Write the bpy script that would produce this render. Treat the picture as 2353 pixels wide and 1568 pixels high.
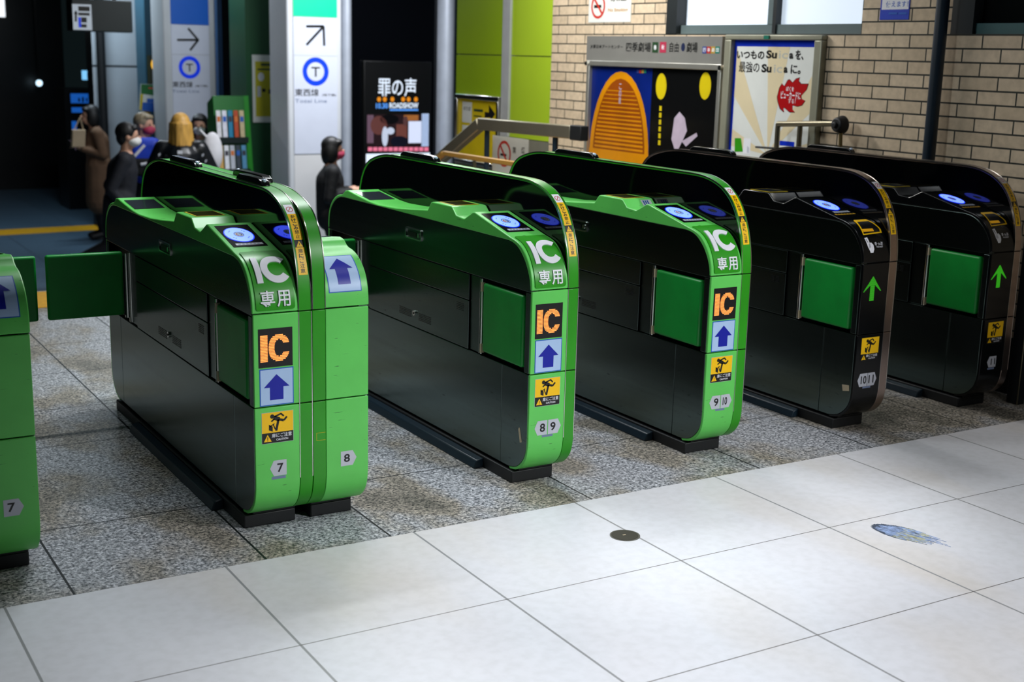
import bpy, bmesh, math, random
from mathutils import Vector, Matrix
random.seed(7)
for o in list(bpy.data.objects):
    bpy.data.objects.remove(o)
S = bpy.context.scene
COL = S.collection

# ------------------------------------------------------------------ camera
PITCH, YAW, ROLL, FPX = 0.218351603, 0.545731993, 0.0259063998, 2972.8994
CAM = Vector((-1.11657865, -2.81654855, 1.45511136))
cy, sy, cp, sp, cr, sr = math.cos(YAW), math.sin(YAW), math.cos(PITCH), math.sin(PITCH), math.cos(ROLL), math.sin(ROLL)
FW = Vector((sy * cp, cy * cp, -sp))
R0 = Vector((cy, -sy, 0)); U0 = R0.cross(FW)
RT = R0 * cr + U0 * sr; UP = -R0 * sr + U0 * cr
cam = bpy.data.cameras.new('camera'); co = bpy.data.objects.new('camera', cam); COL.objects.link(co)
m3 = Matrix((RT, UP, -FW)).transposed()
co.matrix_world = Matrix.Translation(CAM) @ m3.to_4x4()
cam.sensor_width = 36.0; cam.lens = 36.0 * FPX / 2353.0; cam.clip_end = 200; cam.clip_start = .05
cam.dof.use_dof = True; cam.dof.focus_distance = 4.25; cam.dof.aperture_fstop = 3.6
S.camera = co

# ------------------------------------------------------------------ world, exposure, lamps
def lin(c):
    return tuple((x / 255 / 12.92 if x / 255 <= .04045 else ((x / 255 + .055) / 1.055) ** 2.4) for x in c)
w = bpy.data.worlds.new('world'); S.world = w; w.use_nodes = True
w.node_tree.nodes['Background'].inputs[0].default_value = (.45, .80, .88, 1)
w.node_tree.nodes['Background'].inputs[1].default_value = .008
S.view_settings.view_transform = 'Standard'; S.view_settings.look = 'None'
S.view_settings.exposure = 0.0; S.view_settings.gamma = 1.0
S.view_settings.use_curve_mapping = False

def lamp(name, loc, sx, sy_, power, col=(1, 1, 1), rot=(0, 0, 0), spread=None):
    l = bpy.data.lights.new(name, 'AREA'); l.shape = 'RECTANGLE'; l.size = sx; l.size_y = sy_
    l.energy = power; l.color = col
    if spread: l.spread = math.radians(spread)  # narrowed spread keeps light off the leftmost gate
    o = bpy.data.objects.new(name, l); COL.objects.link(o); o.location = loc; o.rotation_euler = rot
    return o
# fluorescent tubes under the gate hall ceiling, plus an added narrow lamp and spotlight
lamp('tube_and_fill_light', (2.6, -1.7, 2.6), 1.2, .10, 15, (.96, .96, .99), spread=112)
lamp('tube_and_fill_light', (.52, -.60, 2.6), .8, .10, 10, (.95, .96, 1.0), spread=78)  # added narrow lamp, brightens the tiles without reaching the leftmost gate
lamp('tube_and_fill_light', (1.6, .20, 2.6), 1.2, .10, 4.5, (.95, .96, 1.0), spread=115)
lamp('tube_and_fill_light', (.70, 2.2, 2.65), 1.2, .10, 42, (.92, .97, 1.0))
lamp('tube_and_fill_light', (1.5, 2.6, 2.65), 1.2, .10, 10, (.92, .97, 1.0))
lamp('tube_and_fill_light', (2.62, 3.6, 2.55), 1.0, .10, 50, (1.0, .98, .95))
lamp('tube_and_fill_light', (3.0, 4.6, 2.55), 1.0, .10, 18, (1.0, .98, .95))
# lamps of the lower concourse beyond the steps
lamp('concourse_light', (4.0, 8.0, 2.75), 1.6, .3, 130, (.93, .95, 1.0))
lamp('concourse_light', (3.2, 10.8, 2.75), 1.0, .3, 22, (.86, .93, 1.0))
lamp('concourse_light', (2.6, 13.2, 2.75), .8, .3, 50, (.74, .89, 1.0))
def spotlight(loc, to, power, half, blend):
    l = bpy.data.lights.new('added_gate_spot', 'SPOT'); l.energy = power; l.spot_size = math.radians(2 * half); l.spot_blend = blend; l.shadow_soft_size = .06; l.color = (.96, .97, 1.0)
    o = bpy.data.objects.new('added_gate_spot', l); COL.objects.link(o); o.location = loc
    o.rotation_euler = (Vector(to) - Vector(loc)).to_track_quat('-Z', 'Y').to_euler()
spotlight((2.9, -2.9, 2.6), (1.45, .75, .64), 450, 20, .6)  # added beam for the gate fronts, aimed clear of the leftmost gate

# ------------------------------------------------------------------ materials
MATS = {}
def mat(name, col, rough=.5, metal=0., emit=None, es=1., wear=.06, scale=9., spec=.5, ior=1.5, bump=0., stretch=None, coat=0.):
    if name in MATS: return MATS[name]
    m = bpy.data.materials.new(name); m.use_nodes = True; nt = m.node_tree; b = nt.nodes['Principled BSDF']
    c = lin(col)
    b.inputs['Roughness'].default_value = rough; b.inputs['Metallic'].default_value = metal
    b.inputs['IOR'].default_value = ior; b.inputs['Specular IOR Level'].default_value = spec
    b.inputs['Coat Weight'].default_value = coat
    b.inputs['Base Color'].default_value = (*c, 1)
    if wear:
        tc = nt.nodes.new('ShaderNodeTexCoord'); mp = nt.nodes.new('ShaderNodeMapping'); n = nt.nodes.new('ShaderNodeTexNoise')
        n.inputs['Scale'].default_value = scale; n.inputs['Detail'].default_value = 5
        if stretch: mp.inputs['Scale'].default_value = stretch
        r = nt.nodes.new('ShaderNodeMapRange')
        r.inputs[1].default_value = .3; r.inputs[2].default_value = .7
        r.inputs[3].default_value = 1 - wear; r.inputs[4].default_value = 1 + wear
        mx = nt.nodes.new('ShaderNodeMix'); mx.data_type = 'RGBA'; mx.blend_type = 'MULTIPLY'; mx.inputs[0].default_value = 1
        mx.inputs[6].default_value = (*c, 1)
        nt.links.new(tc.outputs['Object'], mp.inputs[0]); nt.links.new(mp.outputs[0], n.inputs['Vector'])
        nt.links.new(n.outputs['Fac'], r.inputs[0]); nt.links.new(r.outputs[0], mx.inputs[7]); nt.links.new(mx.outputs[2], b.inputs['Base Color'])
        if bump:
            bp = nt.nodes.new('ShaderNodeBump'); bp.inputs['Strength'].default_value = bump; bp.inputs['Distance'].default_value = .004
            nt.links.new(n.outputs['Fac'], bp.inputs['Height']); nt.links.new(bp.outputs[0], b.inputs['Normal'])
    if emit is not None:
        b.inputs['Emission Color'].default_value = (*lin(emit), 1); b.inputs['Emission Strength'].default_value = es
    MATS[name] = m
    return m

# moulded green covers carry scuffs: short dark streaks with a shape of their own
def scuffed(name, col, rough, m=None, dark=(28, 60, 32), lo=.70):
    m = m or mat(name, col, rough, wear=.07, scale=6)
    nt = m.node_tree; b = nt.nodes['Principled BSDF']
    src = b.inputs['Base Color'].links[0].from_socket
    tc = nt.nodes.new('ShaderNodeTexCoord'); mp = nt.nodes.new('ShaderNodeMapping')
    mp.inputs['Rotation'].default_value = (.5, .4, .3); mp.inputs['Scale'].default_value = (14, 14, 75)
    n = nt.nodes.new('ShaderNodeTexNoise'); n.inputs['Scale'].default_value = 1.6; n.inputs['Detail'].default_value = 2
    r = nt.nodes.new('ShaderNodeMapRange'); r.inputs[1].default_value = lo; r.inputs[2].default_value = lo + .08
    r.inputs[3].default_value = 0; r.inputs[4].default_value = .75
    mx = nt.nodes.new('ShaderNodeMix'); mx.data_type = 'RGBA'; mx.inputs[7].default_value = (*lin(dark), 1)
    L = nt.links.new
    L(tc.outputs['Object'], mp.inputs[0]); L(mp.outputs[0], n.inputs['Vector']); L(n.outputs['Fac'], r.inputs[0])
    L(r.outputs[0], mx.inputs[0]); L(src, mx.inputs[6]); L(mx.outputs[2], b.inputs['Base Color'])
    return m

M_GREEN = scuffed('moulded_green', (98, 208, 92), .38)
M_DGREEN = mat('dark_green_stripe', (38, 150, 14), .35, wear=.08)
M_FLAP = mat('flap_green', (8, 146, 52), .42, wear=.18, scale=5, bump=.3)
M_BLACK = mat('gloss_black', (8, 10, 11), .20, wear=0, ior=1.38)
M_WING = mat('smoked_black', (3, 4, 5), .05, wear=0, ior=1.36)
M_RUBBER = mat('black_rubber', (17, 20, 23), .55)
M_STEEL = mat('brushed_steel', (98, 112, 108), .26, 1., wear=.10, scale=3, stretch=(1, .35, 14))
for _b in (M_STEEL.node_tree.nodes['Principled BSDF'],):
    _b.inputs['Anisotropic'].default_value = .75
    _t = M_STEEL.node_tree.nodes.new('ShaderNodeCombineXYZ'); _t.inputs[1].default_value = 1.
    M_STEEL.node_tree.links.new(_t.outputs[0], _b.inputs['Tangent'])
scuffed('', None, 0, M_STEEL, (52, 56, 54), .68)
M_STEELB = mat('bright_steel', (205, 205, 200), .2, 1., wear=.05)
M_KICK = mat('navy_rubber', (24, 42, 54), .4)
M_STEELD = mat('dark_recess', (22, 26, 28), .4, .6)
M_BROWNSTEEL = mat('bronze_steel', (168, 150, 140), .26, 1., wear=.08)
M_SCREEN = mat('dark_glass', (46, 52, 58), .12, wear=0)
M_YFRAME = mat('yellow_line', (218, 190, 24), .4, wear=.05)
M_OLIVE = mat('olive_glass', (58, 58, 26), .15, wear=.1)
M_WHITE = mat('white_print', (232, 234, 240), .45, wear=.03)
M_INK = mat('black_ink', (8, 9, 10), .4, wear=0)
M_YELLOW = mat('yellow_print', (250, 198, 0), .4, wear=.04)
M_LBLUE = mat('pale_blue_print', (176, 206, 242), .4, wear=.05)
M_BLUE = mat('blue_print', (4, 22, 160), .4, wear=.04)
M_MIDBLUE = mat('mid_blue_print', (20, 90, 190), .4, wear=.04)
M_RED = mat('red_print', (200, 52, 40), .4, wear=.05)
M_GREY = mat('grey_print', (190, 194, 204), .4, wear=.06)
M_TAPE = mat('grey_tape', (112, 128, 160), .5, wear=.1)
M_LED = mat('orange_led', (30, 8, 2), .5, emit=(255, 150, 70), es=1.7, wear=0)
M_LEDG = mat('green_led', (4, 20, 4), .5, emit=(60, 200, 30), es=.65, wear=0)
M_DISC = mat('reader_glow', (110, 140, 190), .3, emit=(64, 84, 255), es=5.0, wear=0)
M_DISC2 = mat('reader_glow_rim', (20, 60, 190), .3, emit=(0, 40, 255), es=1.6, wear=0)
M_CREAM = mat('cream_plastic', (196, 180, 150), .5)
M_LENS = mat('clear_lens', (190, 205, 225), .05, wear=0)

# ------------------------------------------------------------------ flat shapes (2D polygons)
def rect(u0, v0, u1, v1): return ([(u0, v0), (u1, v0), (u1, v1), (u0, v1)], [(0, 1, 2, 3)])
def poly(pts): return (list(pts), [tuple(range(len(pts)))])
def disc(cx, cy_, rx, ry=None, n=36, a0=0., a1=2 * math.pi):
    ry = rx if ry is None else ry
    full = abs(a1 - a0 - 2 * math.pi) < 1e-6
    k = n if full else n + 1
    return poly([(cx + rx * math.cos(a0 + (a1 - a0) * i / n), cy_ + ry * math.sin(a0 + (a1 - a0) * i / n)) for i in range(k)])
def ring(cx, cy_, ro, ri, n=40, kx=1., ky=1., a0=0., a1=2 * math.pi):
    v = []; f = []
    for i in range(n + 1):
        a = a0 + (a1 - a0) * i / n
        v += [(cx + ro * kx * math.cos(a), cy_ + ro * ky * math.sin(a)), (cx + ri * kx * math.cos(a), cy_ + ri * ky * math.sin(a))]
    for i in range(n): f.append((2 * i, 2 * i + 2, 2 * i + 3, 2 * i + 1))
    return v, f
def stroke(p, q, wd):
    dx, dy = q[0] - p[0], q[1] - p[1]; l = math.hypot(dx, dy) or 1; nx, ny = -dy / l * wd / 2, dx / l * wd / 2
    return poly([(p[0] - nx, p[1] - ny), (q[0] - nx, q[1] - ny), (q[0] + nx, q[1] + ny), (p[0] + nx, p[1] + ny)])
TC = {}
def glyphs(body, bold):
    k = (body, bold)
    if k in TC: return TC[k]
    c = bpy.data.curves.new('lettering', 'FONT'); c.body = body; c.offset = bold; c.resolution_u = 3
    o = bpy.data.objects.new('lettering', c); COL.objects.link(o)
    dg = bpy.context.evaluated_depsgraph_get(); dg.update()
    me = bpy.data.meshes.new_from_object(o.evaluated_get(dg))
    r = ([(v.co.x, v.co.y) for v in me.vertices], [tuple(p.vertices) for p in me.polygons])
    bpy.data.objects.remove(o); bpy.data.curves.remove(c); bpy.data.meshes.remove(me)
    TC[k] = r
    return r
def text(body, u0, v0, u1, v1, bold=.02):
    if any(ord(c) > 0x3400 for c in body): bold = min(bold, .010)
    v, f = glyphs(body, bold)
    xs = [a for a, b in v]; ys = [b for a, b in v]; x0, x1, y0, y1 = min(xs), max(xs), min(ys), max(ys)
    return [(u0 + (a - x0) / (x1 - x0) * (u1 - u0), v0 + (b - y0) / (y1 - y0) * (v1 - v0)) for a, b in v], f
def vtext(body, u0, v1, u1, v0, bold=.02, gap=.12):
    n = len(body); h = (v1 - v0) / n; out = []
    for i, ch in enumerate(body):
        t = v1 - i * h; out.append(text(ch, u0, t - h * (1 - gap), u1, t, bold))
    return out

# ------------------------------------------------------------------ frames: (u, v, lift) -> point
def plane(o, eu, ev):
    o, eu, ev = Vector(o), Vector(eu), Vector(ev); n = eu.cross(ev).normalized()
    fn = lambda u, v, l=0.: o + eu * u + ev * v + n * l
    fn.breaks = None
    return fn
def profile_frame(pts, x0, sx=1.):
    """pts: (Y, z) polyline from bottom to top; u runs along X, v is the arc length; sx=-1 for the far end of a unit."""
    s = [0.]
    for a, b in zip(pts, pts[1:]): s.append(s[-1] + math.hypot(b[0] - a[0], b[1] - a[1]))
    nrm = []
    for i in range(len(pts)):
        a = pts[max(i - 1, 0)]; b = pts[min(i + 1, len(pts) - 1)]
        t = Vector((b[0] - a[0], b[1] - a[1])).normalized(); nrm.append((-t.y, t.x) if sx > 0 else (t.y, -t.x))
    def fn(u, v, l=0.):
        i = 0
        while i < len(s) - 2 and v > s[i + 1]: i += 1
        k = (v - s[i]) / (s[i + 1] - s[i])
        y = pts[i][0] + (pts[i + 1][0] - pts[i][0]) * k; z = pts[i][1] + (pts[i + 1][1] - pts[i][1]) * k
        ny = nrm[i][0] + (nrm[i + 1][0] - nrm[i][0]) * k; nz = nrm[i][1] + (nrm[i + 1][1] - nrm[i][1]) * k
        return Vector((x0 + sx * u, y + ny * l, z + nz * l))
    fn.breaks = s
    def vz(z):
        for i in range(len(pts) - 1):
            if pts[i][1] <= z <= pts[i + 1][1]: return s[i] + (z - pts[i][1]) / (pts[i + 1][1] - pts[i][1]) * (s[i + 1] - s[i])
        return s[-1]
    fn.vz = vz
    return fn
def cut(shape, breaks):
    v, f = shape; lo = min(b for a, b in v); hi = max(b for a, b in v)
    bs = [b for b in breaks if lo + 1e-5 < b < hi - 1e-5]
    if not bs: return shape
    bm = bmesh.new(); vs = [bm.verts.new((a, b, 0)) for a, b in v]
    for q in f:
        try: bm.faces.new([vs[i] for i in q])
        except ValueError: pass
    for b in bs:
        bmesh.ops.bisect_plane(bm, geom=bm.verts[:] + bm.edges[:] + bm.faces[:], plane_co=(0, b, 0), plane_no=(0, 1, 0))
    bm.verts.index_update()
    r = ([(x.co.x, x.co.y) for x in bm.verts], [tuple(y.index for y in q.verts) for q in bm.faces])
    bm.free()
    return r
def smooth(pts, it=2):
    for _ in range(it):
        q = [pts[0]]
        for a, b in zip(pts, pts[1:]):
            q += [(a[0] * .75 + b[0] * .25, a[1] * .75 + b[1] * .25), (a[0] * .25 + b[0] * .75, a[1] * .25 + b[1] * .75)]
        pts = q + [pts[-1]]
    return pts

# ------------------------------------------------------------------ mesh builder
class MB:
    def __init__(s, org=(0, 0, 0)): s.v = []; s.f = []; s.mi = []; s.mats = []; s.o = Vector(org)
    def add(s, vs, fs, m):
        if m not in s.mats: s.mats.append(m)
        k = s.mats.index(m); b = len(s.v)
        s.v += [Vector(v) - s.o for v in vs]
        for f in fs: s.f.append(tuple(i + b for i in f)); s.mi.append(k)
        return s
    def box(s, x0, x1, y0, y1, z0, z1, m):
        return s.add([(x, y, z) for x in (x0, x1) for y in (y0, y1) for z in (z0, z1)],
                     [(0, 1, 3, 2), (4, 6, 7, 5), (0, 4, 5, 1), (2, 3, 7, 6), (0, 2, 6, 4), (1, 5, 7, 3)], m)
    def prism(s, pts, a0, a1, m, axis='x'):
        def P(p, a): return {'x': (a, p[0], p[1]), 'y': (p[0], a, p[1]), 'z': (p[0], p[1], a)}[axis]
        n = len(pts); vs = [P(p, a0) for p in pts] + [P(p, a1) for p in pts]
        fs = [tuple(range(n))[::-1], tuple(range(n, 2 * n))] + [(i, (i + 1) % n, n + (i + 1) % n, n + i) for i in range(n)]
        return s.add(vs, fs, m)
    def tube(s, p, q, r, m, n=14, r2=None):
        p, q = Vector(p), Vector(q); r2 = r if r2 is None else r2
        d = (q - p).normalized(); a = d.orthogonal().normalized(); b = d.cross(a)
        vs = []
        for c, rr in ((p, r), (q, r2)):
            vs += [c + (a * math.cos(2 * math.pi * i / n) + b * math.sin(2 * math.pi * i / n)) * rr for i in range(n)]
        fs = [tuple(range(n))[::-1], tuple(range(n, 2 * n))] + [(i, (i + 1) % n, n + (i + 1) % n, n + i) for i in range(n)]
        return s.add(vs, fs, m)
    def ell(s, c, r, m, nu=14, nv=9, rot=None):
        c = Vector(c); vs = []; fs = []
        for j in range(nv + 1):
            t = math.pi * j / nv
            for i in range(nu):
                a = 2 * math.pi * i / nu
                d = Vector((r[0] * math.sin(t) * math.cos(a), r[1] * math.sin(t) * math.sin(a), r[2] * math.cos(t)))
                if rot: d = rot @ d
                vs.append(c + d)
        for j in range(nv):
            for i in range(nu): fs.append((j * nu + i, (j + 1) * nu + i, (j + 1) * nu + (i + 1) % nu, j * nu + (i + 1) % nu))
        return s.add(vs, fs, m)
    def flat(s, shape, frame, m, lift=.0006):
        for sh in (shape if isinstance(shape, list) else [shape]):
            if frame.breaks: sh = cut(sh, frame.breaks)
            s.add([frame(a, b, lift) for a, b in sh[0]], sh[1], m)
        return s
    def sheet(s, shape, frame, m, t, lift=0.):
        """a thin solid plate lying on the frame"""
        v, f = shape; n = len(v)
        s.add([frame(a, b, lift) for a, b in v] + [frame(a, b, lift + t) for a, b in v],
              [f[0][::-1], tuple(i + n for i in f[0])] + [(i, (i + 1) % n, n + (i + 1) % n, n + i) for i in range(n)], m)
        return s
    def build(s, name, parent=None, label=None, cat=None, group=None, kind=None, bevel=0., seg=2, sm=True, weld=False):
        me = bpy.data.meshes.new(name); me.from_pydata([tuple(v) for v in s.v], [], s.f)
        for m in s.mats: me.materials.append(m)
        me.polygons.foreach_set('material_index', s.mi)
        bm = bmesh.new(); bm.from_mesh(me)
        if weld: bmesh.ops.remove_doubles(bm, verts=bm.verts, dist=1e-5)
        bmesh.ops.recalc_face_normals(bm, faces=bm.faces); bm.to_mesh(me); bm.free()
        if sm:
            me.polygons.foreach_set('use_smooth', [True] * len(me.polygons)); me.set_sharp_from_angle(angle=math.radians(38))
        o = bpy.data.objects.new(name, me); COL.objects.link(o)
        if parent is not None: o.parent = parent
        tag(o, label, cat, group, kind)
        if bevel:
            b = o.modifiers.new('bevel', 'BEVEL'); b.width = bevel; b.segments = seg; b.limit_method = 'ANGLE'; b.angle_limit = math.radians(40)
        return o
def tag(o, label=None, cat=None, group=None, kind=None):
    for k, v in (('label', label), ('category', cat), ('group', group), ('kind', kind)):
        if v: o[k] = v
    return o
def empty(name, loc, rz=0., label=None, cat=None, group=None):
    o = bpy.data.objects.new(name, None); COL.objects.link(o); o.location = loc; o.rotation_euler = (0, 0, rz); o.empty_display_size = .1
    return tag(o, label, cat, group)
def PX(x, y, axis, val):
    """the place where the line of sight of photo pixel (x, y) meets the plane axis = val"""
    d = FW + RT * ((x - 1176.5) / FPX) - UP * ((y - 784) / FPX)
    return CAM + d * ((val - CAM[axis]) / d[axis])

# ------------------------------------------------------------------ the setting
def line_floor(name, base_fn, xs, ys, wx, wy, jcol, jcol2=None):
    """floor material: base shader nodes plus dark joints along world X = xs and Y = ys"""
    m = bpy.data.materials.new(name); m.use_nodes = True; nt = m.node_tree; b = nt.nodes['Principled BSDF']; L = nt.links.new
    tc = nt.nodes.new('ShaderNodeTexCoord'); sep = nt.nodes.new('ShaderNodeSeparateXYZ'); L(tc.outputs['Object'], sep.inputs[0])
    col = base_fn(nt, b, tc, sep)
    def grp(vals, sock, wd):
        out = None
        for v in vals:
            a = nt.nodes.new('ShaderNodeMath'); a.operation = 'COMPARE'; a.inputs[1].default_value = v; a.inputs[2].default_value = wd; L(sock, a.inputs[0])
            if out is None: out = a.outputs[0]
            else:
                k = nt.nodes.new('ShaderNodeMath'); k.operation = 'MAXIMUM'; L(out, k.inputs[0]); L(a.outputs[0], k.inputs[1]); out = k.outputs[0]
        return out
    for vals, sock, wd, jc in ((xs, sep.outputs[0], wx, jcol), (ys, sep.outputs[1], wy, jcol2 or jcol)):
        g = grp(vals, sock, wd)
        mx = nt.nodes.new('ShaderNodeMix'); mx.data_type = 'RGBA'; mx.inputs[7].default_value = (*lin(jc), 1)
        L(g, mx.inputs[0]); L(col, mx.inputs[6]); col = mx.outputs[2]
    L(col, b.inputs['Base Color'])
    return m
def ramp(nt, sock, stops):
    r = nt.nodes.new('ShaderNodeValToRGB'); e = r.color_ramp.elements
    while len(e) < len(stops): e.new(.5)
    for k, (p, c) in enumerate(stops): e[k].position = p; e[k].color = (*lin(c), 1)
    nt.links.new(sock, r.inputs[0]); return r.outputs[0]
def noise(nt, tc, scale, detail=4, st=None, rough=.5):
    n = nt.nodes.new('ShaderNodeTexNoise'); n.inputs['Scale'].default_value = scale; n.inputs['Detail'].default_value = detail; n.inputs['Roughness'].default_value = rough
    mp = nt.nodes.new('ShaderNodeMapping'); nt.links.new(tc.outputs['Object'], mp.inputs[0])
    if st: mp.inputs['Scale'].default_value = st
    nt.links.new(mp.outputs[0], n.inputs['Vector']); return n.outputs['Fac']
def mixc(nt, fac, a, b, mode='MIX'):
    mx = nt.nodes.new('ShaderNodeMix'); mx.data_type = 'RGBA'; mx.blend_type = mode
    for s, v in ((0, fac), (6, a), (7, b)):
        if isinstance(v, (int, float)): mx.inputs[s].default_value = v
        elif isinstance(v, tuple): mx.inputs[s].default_value = (*lin(v), 1)
        else: nt.links.new(v, mx.inputs[s])
    return mx.outputs[2]
def tile_base(nt, b, tc, sep):
    b.inputs['Roughness'].default_value = .42; b.inputs['Specular IOR Level'].default_value = .35
    big = noise(nt, tc, 1.3, 3, (1, .45, 1)); fine = noise(nt, tc, 30, 4)
    c = ramp(nt, big, [(.34, (221, 217, 213)), (.47, (225, 226, 231)), (.62, (227, 230, 236)), (.78, (223, 222, 222))])
    k = ramp(nt, fine, [(.3, (247, 247, 246)), (.6, (255, 255, 255))])
    return mixc(nt, 1., c, k, 'MULTIPLY')
def granite_base(nt, b, tc, sep):
    b.inputs['Roughness'].default_value = .45; b.inputs['Specular IOR Level'].default_value = .4
    sp1 = noise(nt, tc, 105, 3, rough=.7); sp2 = noise(nt, tc, 46, 4, rough=.7); big = noise(nt, tc, 3.0, 4, (1, .6, 1))
    c = ramp(nt, sp1, [(.34, (40, 48, 54)), (.43, (136, 142, 148)), (.52, (196, 200, 206)), (.64, (238, 240, 246))])
    c2 = ramp(nt, sp2, [(.36, (84, 92, 98)), (.47, (206, 206, 206)), (.58, (255, 255, 255))])
    c = mixc(nt, .75, c, c2, 'MULTIPLY')
    st = ramp(nt, big, [(.44, (255, 255, 255)), (.56, (222, 206, 178)), (.68, (150, 140, 112))])
    return mixc(nt, .85, c, st, 'MULTIPLY')
def dark_base(nt, b, tc, sep):
    b.inputs['Roughness'].default_value = .35
    return ramp(nt, noise(nt, tc, 60, 3), [(.35, (56, 80, 100)), (.6, (90, 116, 136))])
BND = .568; TOPY = 5.15; LOW = -.85
fl = MB(); fm = line_floor('white_floor_tile', tile_base, [i * .6 for i in range(-9, 9)], [-.5694 * i for i in range(0, 6)], .0035, .0016, (150, 152, 154), (84, 80, 76))
fl.box(-5, 3.79, -3.6, BND, -.1, 0, fm).build('floor', kind='structure')
gm = line_floor('grey_granite', granite_base, [-2.2, -1.6, -1.02, -.421, .122, .523, 1.27, 2.012, 2.586, 3.2], [1.09, 1.955, 2.465, 3.07, 3.67, 4.27, 4.6], .0035, .003, (24, 30, 32))
MB().box(-5, 3.79, BND + .002, TOPY, -.1, .0, gm).build('floor_granite', kind='structure')
dm = line_floor('lower_concourse_floor', dark_base, [-1 + .9 * i for i in range(12)], [7.6 + .9 * i for i in range(14)], .004, .004, (38, 50, 58))
MB().box(-6, 9, 6.85, 22, LOW - .1, LOW, dm).build('floor_lower', kind='structure')
M_STEP = mat('stone_step', (120, 122, 124), .6, scale=40, wear=.2); M_TACT = mat('tactile_yellow', (226, 168, 12), .6, wear=.1, scale=30)
st = MB()
for i in range(5):
    st.box(-6, 3.79, TOPY + .34 * i, TOPY + .34 * (i + 1) + .02, LOW - .1, -.17 * i - .17 + (0 if i < 5 else 0), M_STEP)
st.build('stair_floor', kind='structure')
def tactile(name, x0, x1, y0, y1, z, skew=0.):
    b = MB(); b.prism([(x0, y0), (x1, y0 + skew), (x1, y1 + skew), (x0, y1)], z, z + .004, M_TACT, 'z')
    return b.build(name, kind='structure')
tactile('floor_marking_strip', -5, 3.79, 4.62, 5.1, .0005)
tactile('floor_marking_strip', -3, 3.3, 13.42, 13.9, LOW + .0005, .40)

# brick wall on the far side of gate 11
XW = 3.79
def brick_mat():
    m = bpy.data.materials.new('glazed_brick'); m.use_nodes = True; nt = m.node_tree; b = nt.nodes['Principled BSDF']; L = nt.links.new
    tc = nt.nodes.new('ShaderNodeTexCoord'); sep = nt.nodes.new('ShaderNodeSeparateXYZ'); L(tc.outputs['Object'], sep.inputs[0])
    cmb = nt.nodes.new('ShaderNodeCombineXYZ'); L(sep.outputs[1], cmb.inputs[0]); L(sep.outputs[2], cmb.inputs[1])
    mp = nt.nodes.new('ShaderNodeMapping'); mp.inputs['Location'].default_value = (-2.0905, -1.593, 0); L(cmb.outputs[0], mp.inputs[0])
    br = nt.nodes.new('ShaderNodeTexBrick'); br.offset = .5; br.inputs['Scale'].default_value = 1.; br.inputs['Mortar Size'].default_value = .0042
    br.inputs['Brick Width'].default_value = .2135; br.inputs['Row Height'].default_value = .0620; br.inputs['Mortar Smooth'].default_value = .15; br.inputs['Bias'].default_value = -.2
    br.inputs['Color1'].default_value = (*lin((224, 204, 176)), 1); br.inputs['Color2'].default_value = (*lin((208, 188, 160)), 1); br.inputs['Mortar'].default_value = (*lin((44, 46, 38)), 1)
    L(mp.outputs[0], br.inputs['Vector'])
    n = noise(nt, tc, 30, 4); c = mixc(nt, .5, br.outputs['Color'], ramp(nt, n, [(.3, (205, 205, 205)), (.65, (255, 255, 255))]), 'MULTIPLY')
    L(c, b.inputs['Base Color'])
    r = nt.nodes.new('ShaderNodeMapRange'); r.inputs[3].default_value = .26; r.inputs[4].default_value = .8; L(br.outputs['Fac'], r.inputs[0]); L(r.outputs[0], b.inputs['Roughness'])
    bp = nt.nodes.new('ShaderNodeBump'); bp.invert = True; bp.inputs['Strength'].default_value = .6; bp.inputs['Distance'].default_value = .006
    L(br.outputs['Fac'], bp.inputs['Height']); L(bp.outputs[0], b.inputs['Normal'])
    return m
BRICK = brick_mat()
WY0, WY1 = 1.985, 3.44      # bright window between these
wl = MB()
wl.box(XW, XW + .25, -3.6, 4.84, .26, 1.597, BRICK).box(XW, XW + .25, WY1 + .13, 4.84, 1.597, 2.8, BRICK).box(XW, XW + .25, 1.425, WY0, 1.597, 2.8, BRICK)
wl.box(XW, XW + .25, WY0, WY1 + .13, 2.45, 2.8, BRICK).box(XW, XW + .25, -3.6, 1.425, 2.45, 2.8, BRICK).box(XW, XW + .25, -3.6, .2, 1.597, 2.45, BRICK)
wl.build('wall_right', kind='structure', sm=False)
M_BASE = mat('dark_baseboard', (34, 38, 38), .5)
MB().box(XW - .012, XW + .25, -3.6, 4.84, 0, .26, M_BASE).build('baseboard_right', kind='structure')
M_FRAME = mat('grey_window_frame', (92, 108, 110), .45, wear=.05); M_FRAMED = mat('dark_window_frame', (26, 32, 34), .45)
M_FROST = mat('frosted_lit_pane', (220, 228, 240), .5, emit=(206, 222, 238), es=.66, wear=.03, scale=3)
M_DARKGL = mat('dark_window_pane', (6, 9, 10), .15, wear=0)
wf = MB()
wf.box(XW + .03, XW + .09, WY0, WY1 + .13, 1.597, 1.648, M_FRAME).box(XW + .03, XW + .09, WY0, WY1 + .13, 2.40, 2.45, M_FRAME)
wf.box(XW - .005, XW + .1, WY1 + .03, WY1 + .13, 1.597, 2.45, M_FRAMED).box(XW + .028, XW + .088, 2.66, 2.71, 1.648, 2.4, M_FRAME).box(XW + .02, XW + .06, 2.635, 2.662, 1.6, 2.42, M_FRAMED)
wf.build('window_1', kind='structure')
MB().box(XW + .06, XW + .07, WY0, 2.66, 1.645, 2.405, M_FROST).box(XW + .07, XW + .08, 2.70, WY1 + .03, 1.645, 2.405, M_FROST).build('window_pane', bpy.data.objects['window_1'])
wf2 = MB(); M_SILL = mat('teal_sill', (52, 92, 94), .4)
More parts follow.
